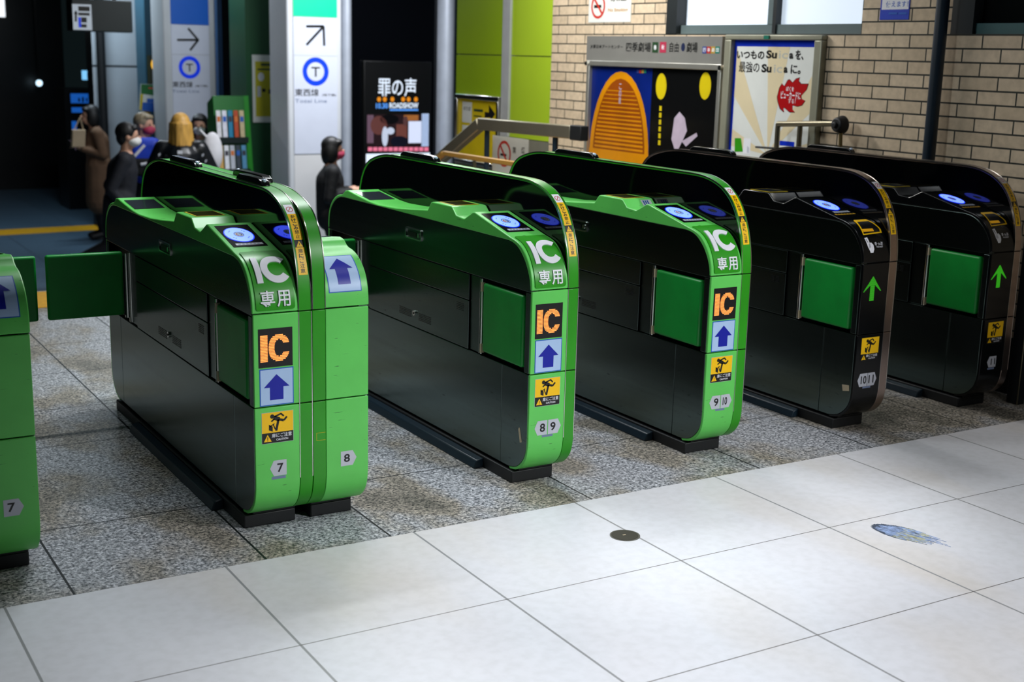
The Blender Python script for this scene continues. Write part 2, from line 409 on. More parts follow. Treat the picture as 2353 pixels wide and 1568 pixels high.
wf2.box(XW + .02, XW + .09, .2, 1.30, 1.597, 1.645, M_SILL).box(XW + .0, XW + .1, 1.30, 1.425, 1.597, 2.45, M_FRAMED).box(XW + .02, XW + .09, .2, 1.30, 2.40, 2.45, M_FRAMED)
wf2.build('window_2', kind='structure')
MB().box(XW + .06, XW + .07, .2, 1.30, 1.645, 2.40, M_DARKGL).build('window_pane', bpy.data.objects['window_2'])
# lime panelled wall beyond the bricks
M_LIME = mat('lime_panel', (168, 200, 44), .35, wear=.03, scale=2); M_LIMED = mat('shaded_lime_panel', (140, 172, 8), .35, wear=.04, scale=2)  # shade on the farther lime panels is put into a darker colour
M_JOINT = mat('pale_joint', (196, 200, 204), .4, .3); M_DADO = mat('grey_dado', (116, 116, 104), .5)
lw = MB()
lw.box(XW, XW + .2, 4.845, 6.2, -1, .86, M_DADO)
for z0, z1 in ((.865, 1.440), (1.448, 2.8)):
    lw.box(XW, XW + .2, 4.845, 5.375, z0, z1, M_LIME).box(XW, XW + .2, 5.50, 6.2, z0, z1, M_LIMED)
lw.box(XW + .015, XW + .19, 4.85, 6.195, .8, 2.8, M_JOINT); lw.box(XW - .012, XW + .1, 5.385, 5.49, .865, 2.8, M_JOINT)
lw.build('wall_lime', kind='structure', sm=False)
M_CEIL = mat('grey_ceiling', (70, 78, 80), .8)
MB().box(-6, 9, -3.6, 22, 2.82, 2.9, M_CEIL).build('ceiling', kind='structure')

# ------------------------------------------------------------------ ticket gates
YC = 1.5975
mir = lambda pts: [(2 * YC - y, z) for y, z in pts]
FBOT = smooth([(.862, .044), (.815, .053), (.783, .075), (.760, .103), (.750, .133), (.746, .165)], 1)
FTOP = smooth([(.747, .692), (.749, .720), (.755, .745), (.766, .770), (.782, .795), (.803, .818), (.830, .836), (.860, .846), (.893, .852)], 1)
RTOP = smooth([(2.262, .870), (2.290, .851), (2.335, .846), (2.372, .832), (2.402, .811), (2.425, .787), (2.440, .756), (2.446, .722), (2.447, .692)], 1)
DECK = [(1.140, .9075), (1.152, .907), (1.214, .8765), (1.226, .876), (1.277, .8815), (1.306, .907), (1.316, .9095), (1.462, .9095), (1.472, .9065), (1.500, .875), (1.64, .862), (1.78, .8515), (1.94, .847), (2.03, .8515), (2.17, .8665), (2.235, .8745)]
STOP = smooth([(.757, .686), (.759, .710), (.766, .735), (.778, .760), (.796, .786), (.815, .805), (.840, .824), (.870, .836), (.905, .8405)], 1)
SREAR = smooth([(2.275, .8405), (2.325, .837), (2.365, .822), (2.398, .800), (2.420, .775), (2.433, .745), (2.438, .715), (2.439, .686)], 1)
SBOT = smooth([(.870, .052), (.822, .062), (.793, .082), (.770, .108), (.760, .137), (.757, .168)], 1)
WFRONT = smooth([(.746, .692), (.749, .745), (.756, .790), (.768, .838), (.785, .880), (.806, .920), (.831, .953), (.862, .979), (.897, 1.0), (.935, 1.014), (.980, 1.025), (1.03, 1.0300), (1.09, 1.031)], 1)
WREAR = smooth([(2.10, 1.031), (2.17, 1.028), (2.231, 1.019), (2.29, 1.005), (2.341, .987), (2.380, .960), (2.409, .924), (2.430, .880), (2.442, .83), (2.447, .76), (2.449, .692)], 1)
SIDE = SBOT + STOP + SREAR + mir(SBOT)[::-1]              # outline of the steel side
WOUT = FBOT + WFRONT + WREAR + mir(FBOT)[::-1]            # outline of the wing
def clip(pts, y0, y1, z0, z1):
    for ax, lim, sg in ((0, y0, 1), (0, y1, -1), (1, z0, 1), (1, z1, -1)):
        out = []
        for i, a in enumerate(pts):
            b = pts[(i + 1) % len(pts)]; ia = (a[ax] - lim) * sg >= 0; ib = (b[ax] - lim) * sg >= 0
            if ia: out.append(a)
            if ia != ib:
                k = (lim - a[ax]) / (b[ax] - a[ax]); out.append((a[0] + (b[0] - a[0]) * k, a[1] + (b[1] - a[1]) * k))
        pts = out
    return pts
def inset(pts, d):
    """shrink a closed outline towards its inside"""
    n = len(pts); ar = sum(pts[i][0] * pts[(i + 1) % n][1] - pts[(i + 1) % n][0] * pts[i][1] for i in range(n)); s = 1 if ar > 0 else -1
    out = []
    for i in range(n):
        a, b = pts[i - 1], pts[(i + 1) % n]; t = Vector((b[0] - a[0], b[1] - a[1])).normalized()
        out.append((pts[i][0] - t.y * d * s, pts[i][1] + t.x * d * s))
    return out
def band(mb, outer, d, x0, x1, m):
    """a strip of thickness d running along an open outline (towards its right-hand side if walked from front to rear)"""
    n = len(outer); inn = []
    for i in range(n):
        a = outer[max(i - 1, 0)]; b = outer[min(i + 1, n - 1)]; t = Vector((b[0] - a[0], b[1] - a[1])).normalized()
        inn.append((outer[i][0] + t.y * d, outer[i][1] - t.x * d))
    vs = []
    for p, q in zip(outer, inn): vs += [(x0, *p), (x1, *p), (x1, *q), (x0, *q)]
    fs = []
    for i in range(n - 1):
        for k in range(4): fs.append((4 * i + k, 4 * i + (k + 1) % 4, 4 * i + 4 + (k + 1) % 4, 4 * i + 4 + k))
    fs += [(3, 2, 1, 0), (4 * n - 4, 4 * n - 3, 4 * n - 2, 4 * n - 1)]
    mb.add(vs, fs, m)
def arrow_up(cu, tip, wing, base, hw, sw): return poly([(cu, tip), (cu - hw, wing), (cu - sw, wing), (cu - sw, base), (cu + sw, base), (cu + sw, wing), (cu + hw, wing)])
def pent(u0, u1, v0, v1, tip, left):
    vm = (v0 + v1) / 2
    return poly([(u0, v0), (u1, v0), (u1, v1), (u0, v1), (u0 - tip, vm)] if left else [(u0, v0), (u1, v0), (u1 + tip, vm), (u1, v1), (u0, v1)])
def caution_shapes(d, f, u0, u1, z0, z1, zs, dim=False):
    d.flat(rect(u0 - .001, z0 - .001, u1 + .001, z1 + .001), f, M_GREY if not dim else M_INK, .0005).flat(rect(u0, zs, u1, z1), f, M_YELLOW, .0009).flat(rect(u0, z0, u1, zs), f, M_INK, .0009)
    W, H = u1 - u0, z1 - zs
    q = lambda a, b: (u0 + W * a, zs + H * b)
    fig = [disc(*q(.33, .80), W * .068), stroke(q(.38, .74), q(.56, .62), W * .13), stroke(q(.40, .78), q(.62, .90), W * .05), stroke(q(.61, .90), q(.70, .76), W * .05),
           stroke(q(.55, .62), q(.70, .55), W * .075), stroke(q(.70, .55), q(.80, .72), W * .06), stroke(q(.53, .62), q(.45, .08), W * .075), stroke(q(.40, .68), q(.30, .55), W * .05),
           stroke(q(.24, .30), q(.40, .44), W * .03), poly([q(.22, .42), q(.34, .30), q(.34, .05), q(.22, .14)]), stroke(q(.36, .40), q(.42, .16), W * .035)]
    d.flat(fig, f, M_INK, .0013)
    h = zs - z0
    d.flat(poly([(u0 + W * .05, z0 + h * .15), (u0 + W * .30, z0 + h * .15), (u0 + W * .175, z0 + h * .85)]), f, M_YELLOW, .0013)
    d.flat([stroke((u0 + W * .175, z0 + h * .62), (u0 + W * .175, z0 + h * .36), W * .022), disc(u0 + W * .175, z0 + h * .26, W * .014)], f, M_INK, .0017)
    d.flat(text('扉にご注意', u0 + W * .31, z0 + h * .50, u0 + W * .95, z0 + h * .90, .03), f, M_WHITE, .0013)
    d.flat(text('CAUTION', u0 + W * .45, z0 + h * .18, u0 + W * .83, z0 + h * .38, .02), f, M_WHITE, .0013)

def ticket_gate(xl, rot, style, label, nums, extras=(), reach=.282):
    O = (.0925, YC, 0)
    g = empty('ticket_gate', (xl + .0925, YC, 0), math.pi if rot else 0, label, 'ticket gate', 'ticket gates in a row')
    mk = lambda: MB(O)
    cov, rimm = (M_GREEN, M_DGREEN) if style == 'green' else (M_BLACK, M_BROWNSTEEL)
    # plinth and cabinet
    mk().box(-.008 if not rot else .02, .16, .833, 2.36, 0, .042, M_RUBBER).box(.02, .16, .833, 2.36, .040, .075, M_RUBBER).build('plinth', g, bevel=.004)
    mk().prism([(-.048, 0), (-.008, 0), (-.008, .036), (-.036, .030)], 1.03, 2.02, M_KICK, 'y').build('kick_bar', g, bevel=.004)
    mk().prism(inset(SIDE, .002), .030, .1425, M_STEELD).build('cabinet_core', g, sm=False)
    U0_, U1_ = 0., .0302
    def plate(name, y0, y1, z0, z1):
        return mk().prism(clip(SIDE, y0, y1, z0, z1), U0_, U1_, M_STEEL).build(name, g, bevel=.0016, seg=2, sm=False)
    plate('side_panel', .7, 2.5, .685, .9)
    plate('side_panel', 1.174, 2.018, .588, .6815)
    vp = plate('side_panel', 1.174, 2.018, .4075, .5845)
    plate('side_panel', .929, 2.264, .03, .404)
    plate('side_panel', .7, .926, .03, .404); plate('side_panel', 2.267, 2.5, .03, .404)
    plate('side_panel', .7, .785, .4075, .6815); plate('side_panel', 2.41, 2.5, .4075, .6815)
    for k, y in enumerate((1.125, 2 * YC - 1.125)):            # hinge posts and flaps at both ends of the passage side
        hp = mk().box(.006, .0302, y - .044, y + .044, .4075, .6815, M_STEEL).build('hinge_post', g, bevel=.002)
        s = -1 if k == 0 else 1
        yr = y + s * .040
        mk().tube((.004, yr, .41), (.004, yr, .68), .008, M_STEELB).build('hinge_rod', hp)
        for za in (.635, .413): mk().box(-.003, .012, yr + s * .006 - .004, yr + s * .006 + .004, za, za + .033, M_CREAM).build('hinge_tab', hp, label='cream hinge tab')
        closed = (k == 1) != rot
        if closed:
            fo = mk().box(-reach, -.024, yr - .012, yr + .012, .442, .687, M_FLAP).build('flap', g, bevel=.009, seg=3)
            mk().tube((-.011, yr, .430), (-.011, yr, .678), .010, M_STEELB).box(-.026, -.006, yr - .006, yr + .006, .44, .67, M_STEELD).build('flap_hinge', fo)
        else:
            y0, y1 = sorted((y + s * .055, y + s * .325))
            fo = mk().box(-.002, .026, y0, y1, .419, .667, M_FLAP).build('flap', g, bevel=.009, seg=3)
    # vents, lock and latch on the side
    for ya, yb, za in ((1.633, 1.735, .440), (1.467, 1.565, .440), (1.212, 1.262, .540)):
        v = mk()
        for i in range(5): 
            v.box(-.0012, .002, ya, (ya + yb) / 2 - .003, za + i * .0062, za + i * .0062 + .0026, M_INK); v.box(-.0012, .002, (ya + yb) / 2 + .003, yb, za + i * .0062, za + i * .0062 + .0026, M_INK)
        v.build('vent', vp, sm=False)
    mk().tube((-.006, 1.600, .462), (.003, 1.600, .462), .0105, M_STEELB, 20).tube((-.008, 1.600, .462), (-.003, 1.600, .462), .004, M_STEELD, 12).build('lock', vp)
    sf = plane((0, 0, 0), (0, -1, 0), (0, 0, 1))
    def rr(u0, v0, u1, v1, r):
        out = []
        for cx, cy_, a in ((u1 - r, v1 - r, 0), (u0 + r, v1 - r, 90), (u0 + r, v0 + r, 180), (u1 - r, v0 + r, 270)):
            out += [(cx + r * math.cos(math.radians(a + t)), cy_ + r * math.sin(math.radians(a + t))) for t in (0, 22, 45, 68, 90)]
        return out
    la = mk(); o1 = rr(-1.682, .748, -1.545, .791, .011); o2 = rr(-1.677, .753, -1.550, .786, .008)
    n = len(o1); vs = [sf(a, b, .0045) for a, b in o1] + [sf(a, b, .0045) for a, b in o2] + [sf(a, b, -.001) for a, b in o1] + [sf(a, b, -.001) for a, b in o2]
    fs = []
    for i in range(n):
        j = (i + 1) % n; fs += [(i, j, n + j, n + i), (2 * n + i, 2 * n + j, j, i), (n + i, n + j, 3 * n + j, 3 * n + i)]
    la.add(vs, fs, M_STEELB); la.flat(poly(rr(-1.664, .757, -1.592, .776, .004)), sf, M_INK, .0015)
    la.tube((.0, 1.566, .769), (-.007, 1.566, .769), .0085, M_STEELB, 18); la.build('latch', g)
    # covers and console
    fc = mk(); low = [p for p in FBOT] + [(.746, .4035), (.754, .4035), (.754, .168)] + [(y + .0085, z + .006) for y, z in SBOT[::-1] if z < .16]
    fc.prism(FBOT + [(.746, .4035)] + [(.7565, .4035)] + SBOT[::-1], .001, .1425, cov).build('front_cover', g, bevel=.002)
    mk().box(.001, .1425, .746, .7565, .4075, .6885, cov).build('front_cover', g, bevel=.002)
    mk().prism(mir(FBOT + [(.746, .4035)] + [(.7565, .4035)] + SBOT[::-1]), .001, .1425, cov).build('rear_cover', g, bevel=.002)
    mk().box(.001, .1425, 2 * YC - .7565, 2 * YC - .746, .4075, .6885, cov).build('rear_cover', g, bevel=.002)
    top = FTOP + DECK + RTOP
    cs = mk().prism(top + SREAR[::-1][1:] + STOP[::-1][:-1], -.0015, .1428, cov).build('console', g, bevel=.0032, seg=2)
    # screens on the console
    def slope(y0, z0, y1, z1): 
        d = Vector((0, y1 - y0, z1 - z0)).normalized(); return plane((0, y0, z0), (1, 0, 0), d)
    rs = slope(2.03, .8515, 2.235, .8745)
    mk().sheet(rect(.012, .012, .126, .160), rs, M_SCREEN, .0015).build('display_screen', cs)
    bs = plane((0, 0, .9095), (1, 0, 0), (0, 1, 0))
    mk().sheet(rect(.020, 1.326, .122, 1.452), bs, M_YFRAME, .0012).sheet(rect(.026, 1.333, .116, 1.445), bs, M_OLIVE if style == 'green' else M_SCREEN, .0018).build('sensor_window', cs, sm=False)
    rf = slope(.893, .852, 1.140, .9075)
    rd = mk().sheet(rect(.014, .046, .122, .234), rf, M_BLACK, .0014)
    rd.build('card_reader', cs, sm=False)
    rd = mk().flat(disc(.064, .146, .0455, .064), rf, M_DISC2, .0024).flat(disc(.064, .146, .0425, .060), rf, M_DISC, .0030)
    rd.flat(disc(.064, .146, .0158, .0215), rf, M_LBLUE, .0033).flat(ring(.064, .146, .0158, .0136, kx=1, ky=1.36), rf, M_MIDBLUE, .0036).flat([ring(.062, .146, .0075, .0040, kx=1, ky=1.4, a0=1.57, a1=4.71)], rf, M_RED, .0036).flat([ring(.0665, .146, .0075, .0040, kx=1, ky=1.4, a0=-1.57, a1=1.57)], rf, M_BLUE, .0036)
    rd.flat([disc(.064 + .030 * math.cos(a) * 1., .146 + .043 * math.sin(a), .0022, .0026) for a in (.6, .85, 2.3, 2.55, 3.75, 4.0, 5.4, 5.65)], rf, M_MIDBLUE, .0036)
    rd.build('reader_disc', cs, sm=False)
    mk().flat(rect(.026, .056, .112, .072), rf, M_GREY, .0024).flat([rect(.034 + .012 * i, .060, .042 + .012 * i, .068) for i in range(6)], rf, M_TAPE, .0028).build('reader_label', cs)
    # wing: dark side, coloured rim in segments, bright edge trim
    mk().prism(inset(WOUT, .007), .1455, .1835, M_WING).build('wing_panel', g, sm=False)
    def rim(pts): b = mk(); band(b, pts, .009, .1436, .185, rimm); b.build('wing_rim', g, bevel=.0015)
    rim(FBOT + [(.746, .4035)]); rim([(.746, .4075), (.746, .6885)])
    rim(WFRONT + WREAR)
    rim([(2 * YC - .746, .6885), (2 * YC - .746, .4075)]); rim([(2 * YC - .746, .4035)] + mir(FBOT)[::-1])
    for x in (.1422, .1830):
        b = mk(); band(b, [(y - (.0012 if y < 1.5 else -.0012), z + .0012) for y, z in WFRONT + WREAR], .0046, x, x + .0022, M_STEELB); b.build('edge_trim', g)
        b = mk(); band(b, [(.7452, .17), (.7452, .6885)], .004, x, x + .0022, M_STEELB); b.build('edge_trim', g)
    sn = mk()
    for ys in ([(1.735, 2.045)] if 'two_sensors' not in extras else [(1.735, 2.045), (1.06, 1.30)]):
        sn = mk().prism([(ys[0], 1.0305), (ys[0] + .012, 1.045), (ys[0] + .04, 1.0525), (ys[1] - .03, 1.0525), (ys[1] - .006, 1.043), (ys[1], 1.0305)], .149, .180, M_BLACK).build('top_sensor', g, bevel=.004, seg=3)
        mk().ell((.164, ys[0] + .018, 1.046), (.008, .010, .007), M_LENS).build('sensor_lens', sn)
    # ---- prints
    if not rot:
        ff = profile_frame([(.746, .16), (.746, .688)], 0.); Z = lambda z: z - .16
        cf = profile_frame(FTOP, 0.); wfm = profile_frame(WFRONT, 0.)
        # yellow warning strip on the wing rim
        t = mk(); a, b_ = .1500, .1785; vz = wfm.vz
        t.flat(rect(a, vz(.968), b_, vz(.992)), wfm, M_WHITE).flat(ring((a + b_) / 2, vz(.980), .0105, .0085, ky=1.1), wfm, M_RED, .001).flat([stroke((a + .007, vz(.974)), (b_ - .007, vz(.986)), .002)], wfm, M_RED, .001)
        t.flat(rect(a, vz(.897), b_, vz(.968)), wfm, M_YELLOW).flat(vtext('かけこみ禁止', a + .007, vz(.965), b_ - .007, vz(.900), .03), wfm, M_INK, .001)
        t.flat(rect(a, vz(.876), b_, vz(.897)), wfm, M_INK).flat(poly([(a + .004, vz(.8775)), (b_ - .004, vz(.8775)), ((a + b_) / 2, vz(.8945))]), wfm, M_YELLOW, .001).flat(stroke(((a + b_) / 2, vz(.889)), ((a + b_) / 2, vz(.882)), .0018), wfm, M_INK, .0014)
        t.flat(rect(a, vz(.797), b_, vz(.876)), wfm, M_YELLOW).flat(vtext('扉にご注意', a + .007, vz(.872), b_ - .007, vz(.801), .03), wfm, M_INK, .001)
        t.build('warning_strip', g, label='yellow vertical warning strip with black lettering')
        if style == 'green':
            ipf = profile_frame(FTOP, 0.); s0, s1 = ipf.vz(.700), ipf.vz(.8515)
            pts = []
            r = .008
            for cx, cy_, a0 in ((.132 - r, s1 - r, 0), (.011 + r, s1 - r, 90), (.011 + r, s0 + r, 180), (.132 - r, s0 + r, 270)):
                pts += [(cx + r * math.cos(math.radians(a0 + k)), cy_ + r * math.sin(math.radians(a0 + k))) for k in (0, 30, 60, 90)]
            ip = mk(); sh = cut(poly(pts), ipf.breaks); ip.add([ipf(a, b, .0035) for a, b in sh[0]], sh[1], M_DGREEN)
            n = len(pts)
            side = [q for i in range(n) for q in [pts[i]] + [(pts[i][0] + (pts[(i + 1) % n][0] - pts[i][0]) * k / 12, pts[i][1] + (pts[(i + 1) % n][1] - pts[i][1]) * k / 12) for k in range(1, 12)]]
            n = len(side); ip.add([ipf(a, b, .0035) for a, b in side] + [ipf(a, b, -.001) for a, b in side], [(i, (i + 1) % n, n + (i + 1) % n, n + i) for i in range(n)], M_DGREEN)
            ip.build('title_plate', g, label='dark green raised plate')
            cvz = ipf.vz; L = mk()
            a, b_ = cvz(.776), cvz(.838)
            def lift_sheet(sh):
                sh = cut(sh, ipf.breaks); L.add([ipf(p, q, .0075) for p, q in sh[0]], sh[1], M_WHITE)
                # rim of the raised letters
                ed = {}
                for f_ in sh[1]:
                    for i in range(len(f_)):
                        e = (f_[i], f_[(i + 1) % len(f_)]); k = tuple(sorted(e)); ed[k] = ed.get(k, 0) + 1
                for (p, q), c in ed.items():
                    if c == 1:
                        P_, Q_ = sh[0][p], sh[0][q]; L.add([ipf(*P_, .0075), ipf(*Q_, .0075), ipf(*Q_, .0030), ipf(*P_, .0030)], [(0, 1, 2, 3)], M_WHITE)
            lift_sheet(rect(.024, a, .0425, b_)); cm = (a + b_) / 2
            lift_sheet(ring(.0905, cm, (b_ - a) / 2 * 1.04, (b_ - a) / 2 * .56, 44, kx=.95, a0=.72, a1=2 * math.pi - .72))
            lift_sheet(text('専', .025, cvz(.709), .069, cvz(.755), .03)); lift_sheet(text('用', .076, cvz(.709), .117, cvz(.754), .03))
            L.build('raised_lettering', g, label='raised white IC lettering')
            d = mk(); d.sheet(rect(.0155, Z(.5275), .1225, Z(.6455)), ff, M_INK, .0008)
            rows = 18; h0, h1 = Z(.5445), Z(.6265)
            for i in range(rows):
                v0 = h0 + (h1 - h0) * (i + .12) / rows; v1 = h0 + (h1 - h0) * (i + .84) / rows; vm = ((v0 + v1) / 2 - (h0 + h1) / 2) / ((h1 - h0) / 2)
                sp_ = [(.0215, .0440)]
                xo = math.sqrt(max(0, 1 - abs(vm) ** 2.6)) * .0325; xi = math.sqrt(max(0, 1 - (abs(vm) / .62) ** 2.6)) * .0145 if abs(vm) < .62 else 0; c = .0800
                if xi <= 0: sp_.append((c - xo, c + xo))
                else:
                    sp_.append((c - xo, c - xi))
                    if abs(vm) > .34: sp_.append((c + xi, c + xo))
                for p, q in sp_: d.flat(rect(p, v0, q, v1), ff, M_LED, .0014)
            d.build('led_display', g, label='black display with orange IC letters', sm=False)
            d = mk(); d.flat(rect(.0175, Z(.4095), .1245, Z(.5235)), ff, M_MIDBLUE).flat(rect(.0205, Z(.4125), .1215, Z(.5205)), ff, M_LBLUE, .001).flat(arrow_up(.0705, Z(.505), Z(.4655), Z(.4265), .0405, .0212), ff, M_BLUE, .0014)
            d.build('arrow_sticker', g, label='pale blue sticker with dark blue arrow')
            d = mk(); caution_shapes(d, ff, .0225, .1215, Z(.293), Z(.388), Z(.325)); d.build('caution_sticker', g, label='yellow and black caution sticker')
            if len(nums) == 1: spec = [(pent(.058, .099, Z(.187), Z(.236), .012, True), nums[0], .069, .089)]; tab = rect(.051, Z(.1765), .096, Z(.1855))
            else: spec = [(pent(.037, .0755, Z(.190), Z(.241), .0125, True), nums[0], .046, .067), (pent(.079, .1185, Z(.190), Z(.241), .0125, False), nums[1], .088, .109)]; tab = rect(.055, Z(.1815), .099, Z(.189))
        else:
            hf = cf
            t = mk(); V = cf.vz
            q = [(.024, V(.797)), (.129, V(.801)), (.133, V(.815)), (.122, V(.838)), (.112, V(.8455)), (.044, V(.8455)), (.036, V(.843))]
            q2 = [(.030, V(.801)), (.122, V(.805)), (.126, V(.815)), (.116, V(.834)), (.108, V(.8405)), (.048, V(.8405)), (.042, V(.838))]
            def fr(pa, pb, m, l):
                n = len(pa); t.flat(([*pa, *pb], [(i, (i + 1) % n, n + (i + 1) % n, n + i) for i in range(n)]), cf, m, l)
            fr(q, q2, M_YELLOW, .0016); t.flat(poly(q2), cf, M_INK, .001)
            t.flat(rect(.034, V(.808), .092, V(.8175)), cf, mat('ticket_slot_amber', (206, 150, 20), .4, emit=(220, 160, 20), es=.25, wear=.05), .0016)
            t.build('ticket_slot', g, label='ticket slot in a yellow outline')
            t = mk(); t.flat(rect(.014, .034, .122, .050), rf, mat('amber_notice', (214, 166, 14), .4), .0012)
            t.flat([rect(.022 + .016 * i, .038, .032 + .016 * i, .046) for i in range(6)], rf, M_INK, .0016); t.build('notice_strip', g, label='amber notice strip')
            t = mk(); t.flat(poly([(.024, V(.787)), (.040, V(.789)), (.047, V(.752)), (.031, V(.748))]), cf, M_WHITE)
            t.flat(poly([(.036, V(.765)), (.052, V(.770)), (.061, V(.760)), (.061, V(.744)), (.054, V(.731)), (.040, V(.731)), (.034, V(.745))]), cf, M_WHITE)
            t.flat(stroke((.030, V(.783)), (.035, V(.770)), .003), cf, M_INK, .001).flat(text('きっぷ', .070, V(.758), .113, V(.770), .02), cf, M_WHITE).flat(text('TICKET', .075, V(.749), .111, V(.7545), .01), cf, M_WHITE)
            t.build('ticket_sign', g, label='white hand and ticket sign')
            t = mk(); 
            for i in range(24):
                v0 = Z(.541) + (.638 - .541) * i / 24; v1 = v0 + .0031; k = (v0 - Z(.541)) / .097
                t_ = 1 - k
                if k < .36: spans = [(.047, .071)]
                elif k < .62:
                    lo = .0475 - (1 - (k - .36) / .26) * .0; wv = .0475 * (1 - (k - .34) / .66) / .98 * 1.05
                    inner = max(0, .047 - (k - .34) / .28 * .035)
                    spans = [(.059 - wv, .059 - inner), (.059 + inner, .059 + wv), (.047, .071)] if inner > .012 else [(.059 - wv, .059 + wv)]
                else: wv = .0475 * (1 - (k - .34) / .66) * 1.05; spans = [(.059 - max(wv, .001), .059 + max(wv, .001))]
                for p, q_ in spans: t.flat(rect(p, v0, q_, v1), ff, M_LEDG, .0012)
            t.build('led_arrow', g, label='green lit arrow', sm=False)
            d = mk(); caution_shapes(d, ff, .0265, .1225, Z(.298), Z(.391), Z(.325), True); d.build('caution_sticker', g, label='yellow and black caution sticker')
            if len(nums) == 1: spec = [(pent(.056, .100, Z(.192), Z(.240), .013, True), nums[0], .067, .094)]; tab = rect(.050, Z(.182), .092, Z(.190))
            else: spec = [(pent(.033, .0745, Z(.191), Z(.245), .012, True), nums[0], .039, .070), (pent(.0765, .1135, Z(.191), Z(.245), .0125, False), nums[1], .082, .110)]; tab = rect(.052, Z(.183), .096, Z(.190))
        for sh, nn, a, b_ in spec:
            vs = [p[1] for p in sh[0]]; lo, hi = min(vs), max(vs); d = mk().flat(sh, ff, M_GREY)
            d.flat(text(nn, a, lo + .011, b_, hi - .010, .02), ff, M_INK, .001); d.build('number_sticker', g, label='grey arrow-shaped number sticker ' + nn)
        mk().flat(tab, ff, M_TAPE, .0004).build('tape_tab', g)
        if 'torn_tape' in extras: mk().flat(poly([(-.810, .202), (-.803, .210), (-.797, .205), (-.784, .161), (-.797, .156)] if style == 'green' else [(-.806, .192), (-.768, .197), (-.765, .174), (-.800, .167)]), sf, M_CREAM, .0006).build('torn_tape', g, label='cream scrap of tape')
        if 'paper_label' in extras: 
            pf = slope(1.152, .907, 1.214, .8765); pf2 = plane((0, 1.214, .8765), (1, 0, 0), Vector((0, 1.152 - 1.214, .907 - .8765)).normalized())
            vf = plane((0, 1.277, .8815), (1, 0, 0), Vector((0, .029, .0255)).normalized())
            mk().flat(rect(.080, .003, .128, .034), vf, M_WHITE, .001).flat([rect(.088, .006, .094, .030), rect(.098, .012, .104, .030), rect(.108, .008, .114, .030)], vf, M_MIDBLUE, .0014).build('paper_label', cs, label='white paper label with blue marks')
    else:
        ef = profile_frame([(2 * YC - .746, .16), (2 * YC - .746, .688)], .185, -1); Z = lambda z: z - .16
        tf = profile_frame(RTOP[::-1], .185, -1); V = tf.vz
        d = mk(); u0, u1, v0, v1 = .0560, .1640, V(.7365), V(.8355)
        d.flat(rect(u0, v0, u1, v1), tf, M_MIDBLUE).flat(rect(u0 + .003, v0 + .003, u1 - .003, v1 - .003), tf, M_LBLUE, .001)
        h = v1 - v0; c = (u0 + u1) / 2
        d.flat(arrow_up(c, v0 + h * .88, v0 + h * .57, v0 + h * .18, .0385, .0205), tf, M_BLUE, .0014); d.build('arrow_sticker', g, label='pale blue sticker with dark blue arrow')
        d = mk().flat(pent(.0905, .1305, Z(.186), Z(.234), .013, False), ef, M_GREY).flat(text(nums[0], .101, Z(.198), .121, Z(.224), .02), ef, M_INK, .001); d.build('number_sticker', g, label='grey arrow-shaped number sticker ' + nums[0])
        d = mk(); d.flat(rect(.010, Z(.280), .040, Z(.281)), ef, M_YFRAME); d.flat(rect(.010, Z(.304), .040, Z(.305)), ef, M_YFRAME).flat(rect(.010, Z(.280), .011, Z(.305)), ef, M_YFRAME); d.build('label_outline', g)
    return g

GW = .185
ticket_gate(.1570, False, 'green', 'green ticket gate with a glowing IC display and a single number 7 sticker', ['7'], ('two_sensors',), .306)
ticket_gate(.3440, True, 'green', 'green ticket gate with a number 8 sticker below a blue arrow on its curved end', ['8'], (), .268)
ticket_gate(-.6500, True, 'green', 'shaded green ticket gate cut by the frame edge, number 7 sticker and no display', ['7'])
ticket_gate(1.1200, False, 'green', 'green ticket gate with a glowing IC display above 8 and 9 stickers', ['8', '9'], ('torn_tape',), .268)
ticket_gate(1.8800, False, 'green', 'green ticket gate with a glowing IC display above 9 and 10 stickers', ['9', '10'], ('paper_label',))
ticket_gate(2.6400, False, 'black', 'black ticket gate with a green lit arrow above 10 and 11 stickers', ['10', '11'], ('torn_tape',))
ticket_gate(3.3870, False, 'black', 'black ticket gate beside the brick wall with a single number 11 sticker', ['11'])

# floor items
b = MB(); b.prism([(1.1707 + .047 * math.cos(i * math.pi / 18), .2425 + .047 * math.sin(i * math.pi / 18)) for i in range(36)], .0, .002, mat('lid_rim', (120, 120, 112), .4, .8), 'z')
b.prism([(1.1697 + .042 * math.cos(i * math.pi / 18), .2425 + .042 * math.sin(i * math.pi / 18)) for i in range(36)], .001, .0028, mat('dark_bronze_lid', (58, 57, 46), .5, .3), 'z')
b.box(1.163, 1.174, .241, .246, .0028, .0034, M_CREAM)
tag(b.build('inspection_cover', None), 'small round dark metal lid set flush in the pale floor tiles', 'floor cover')
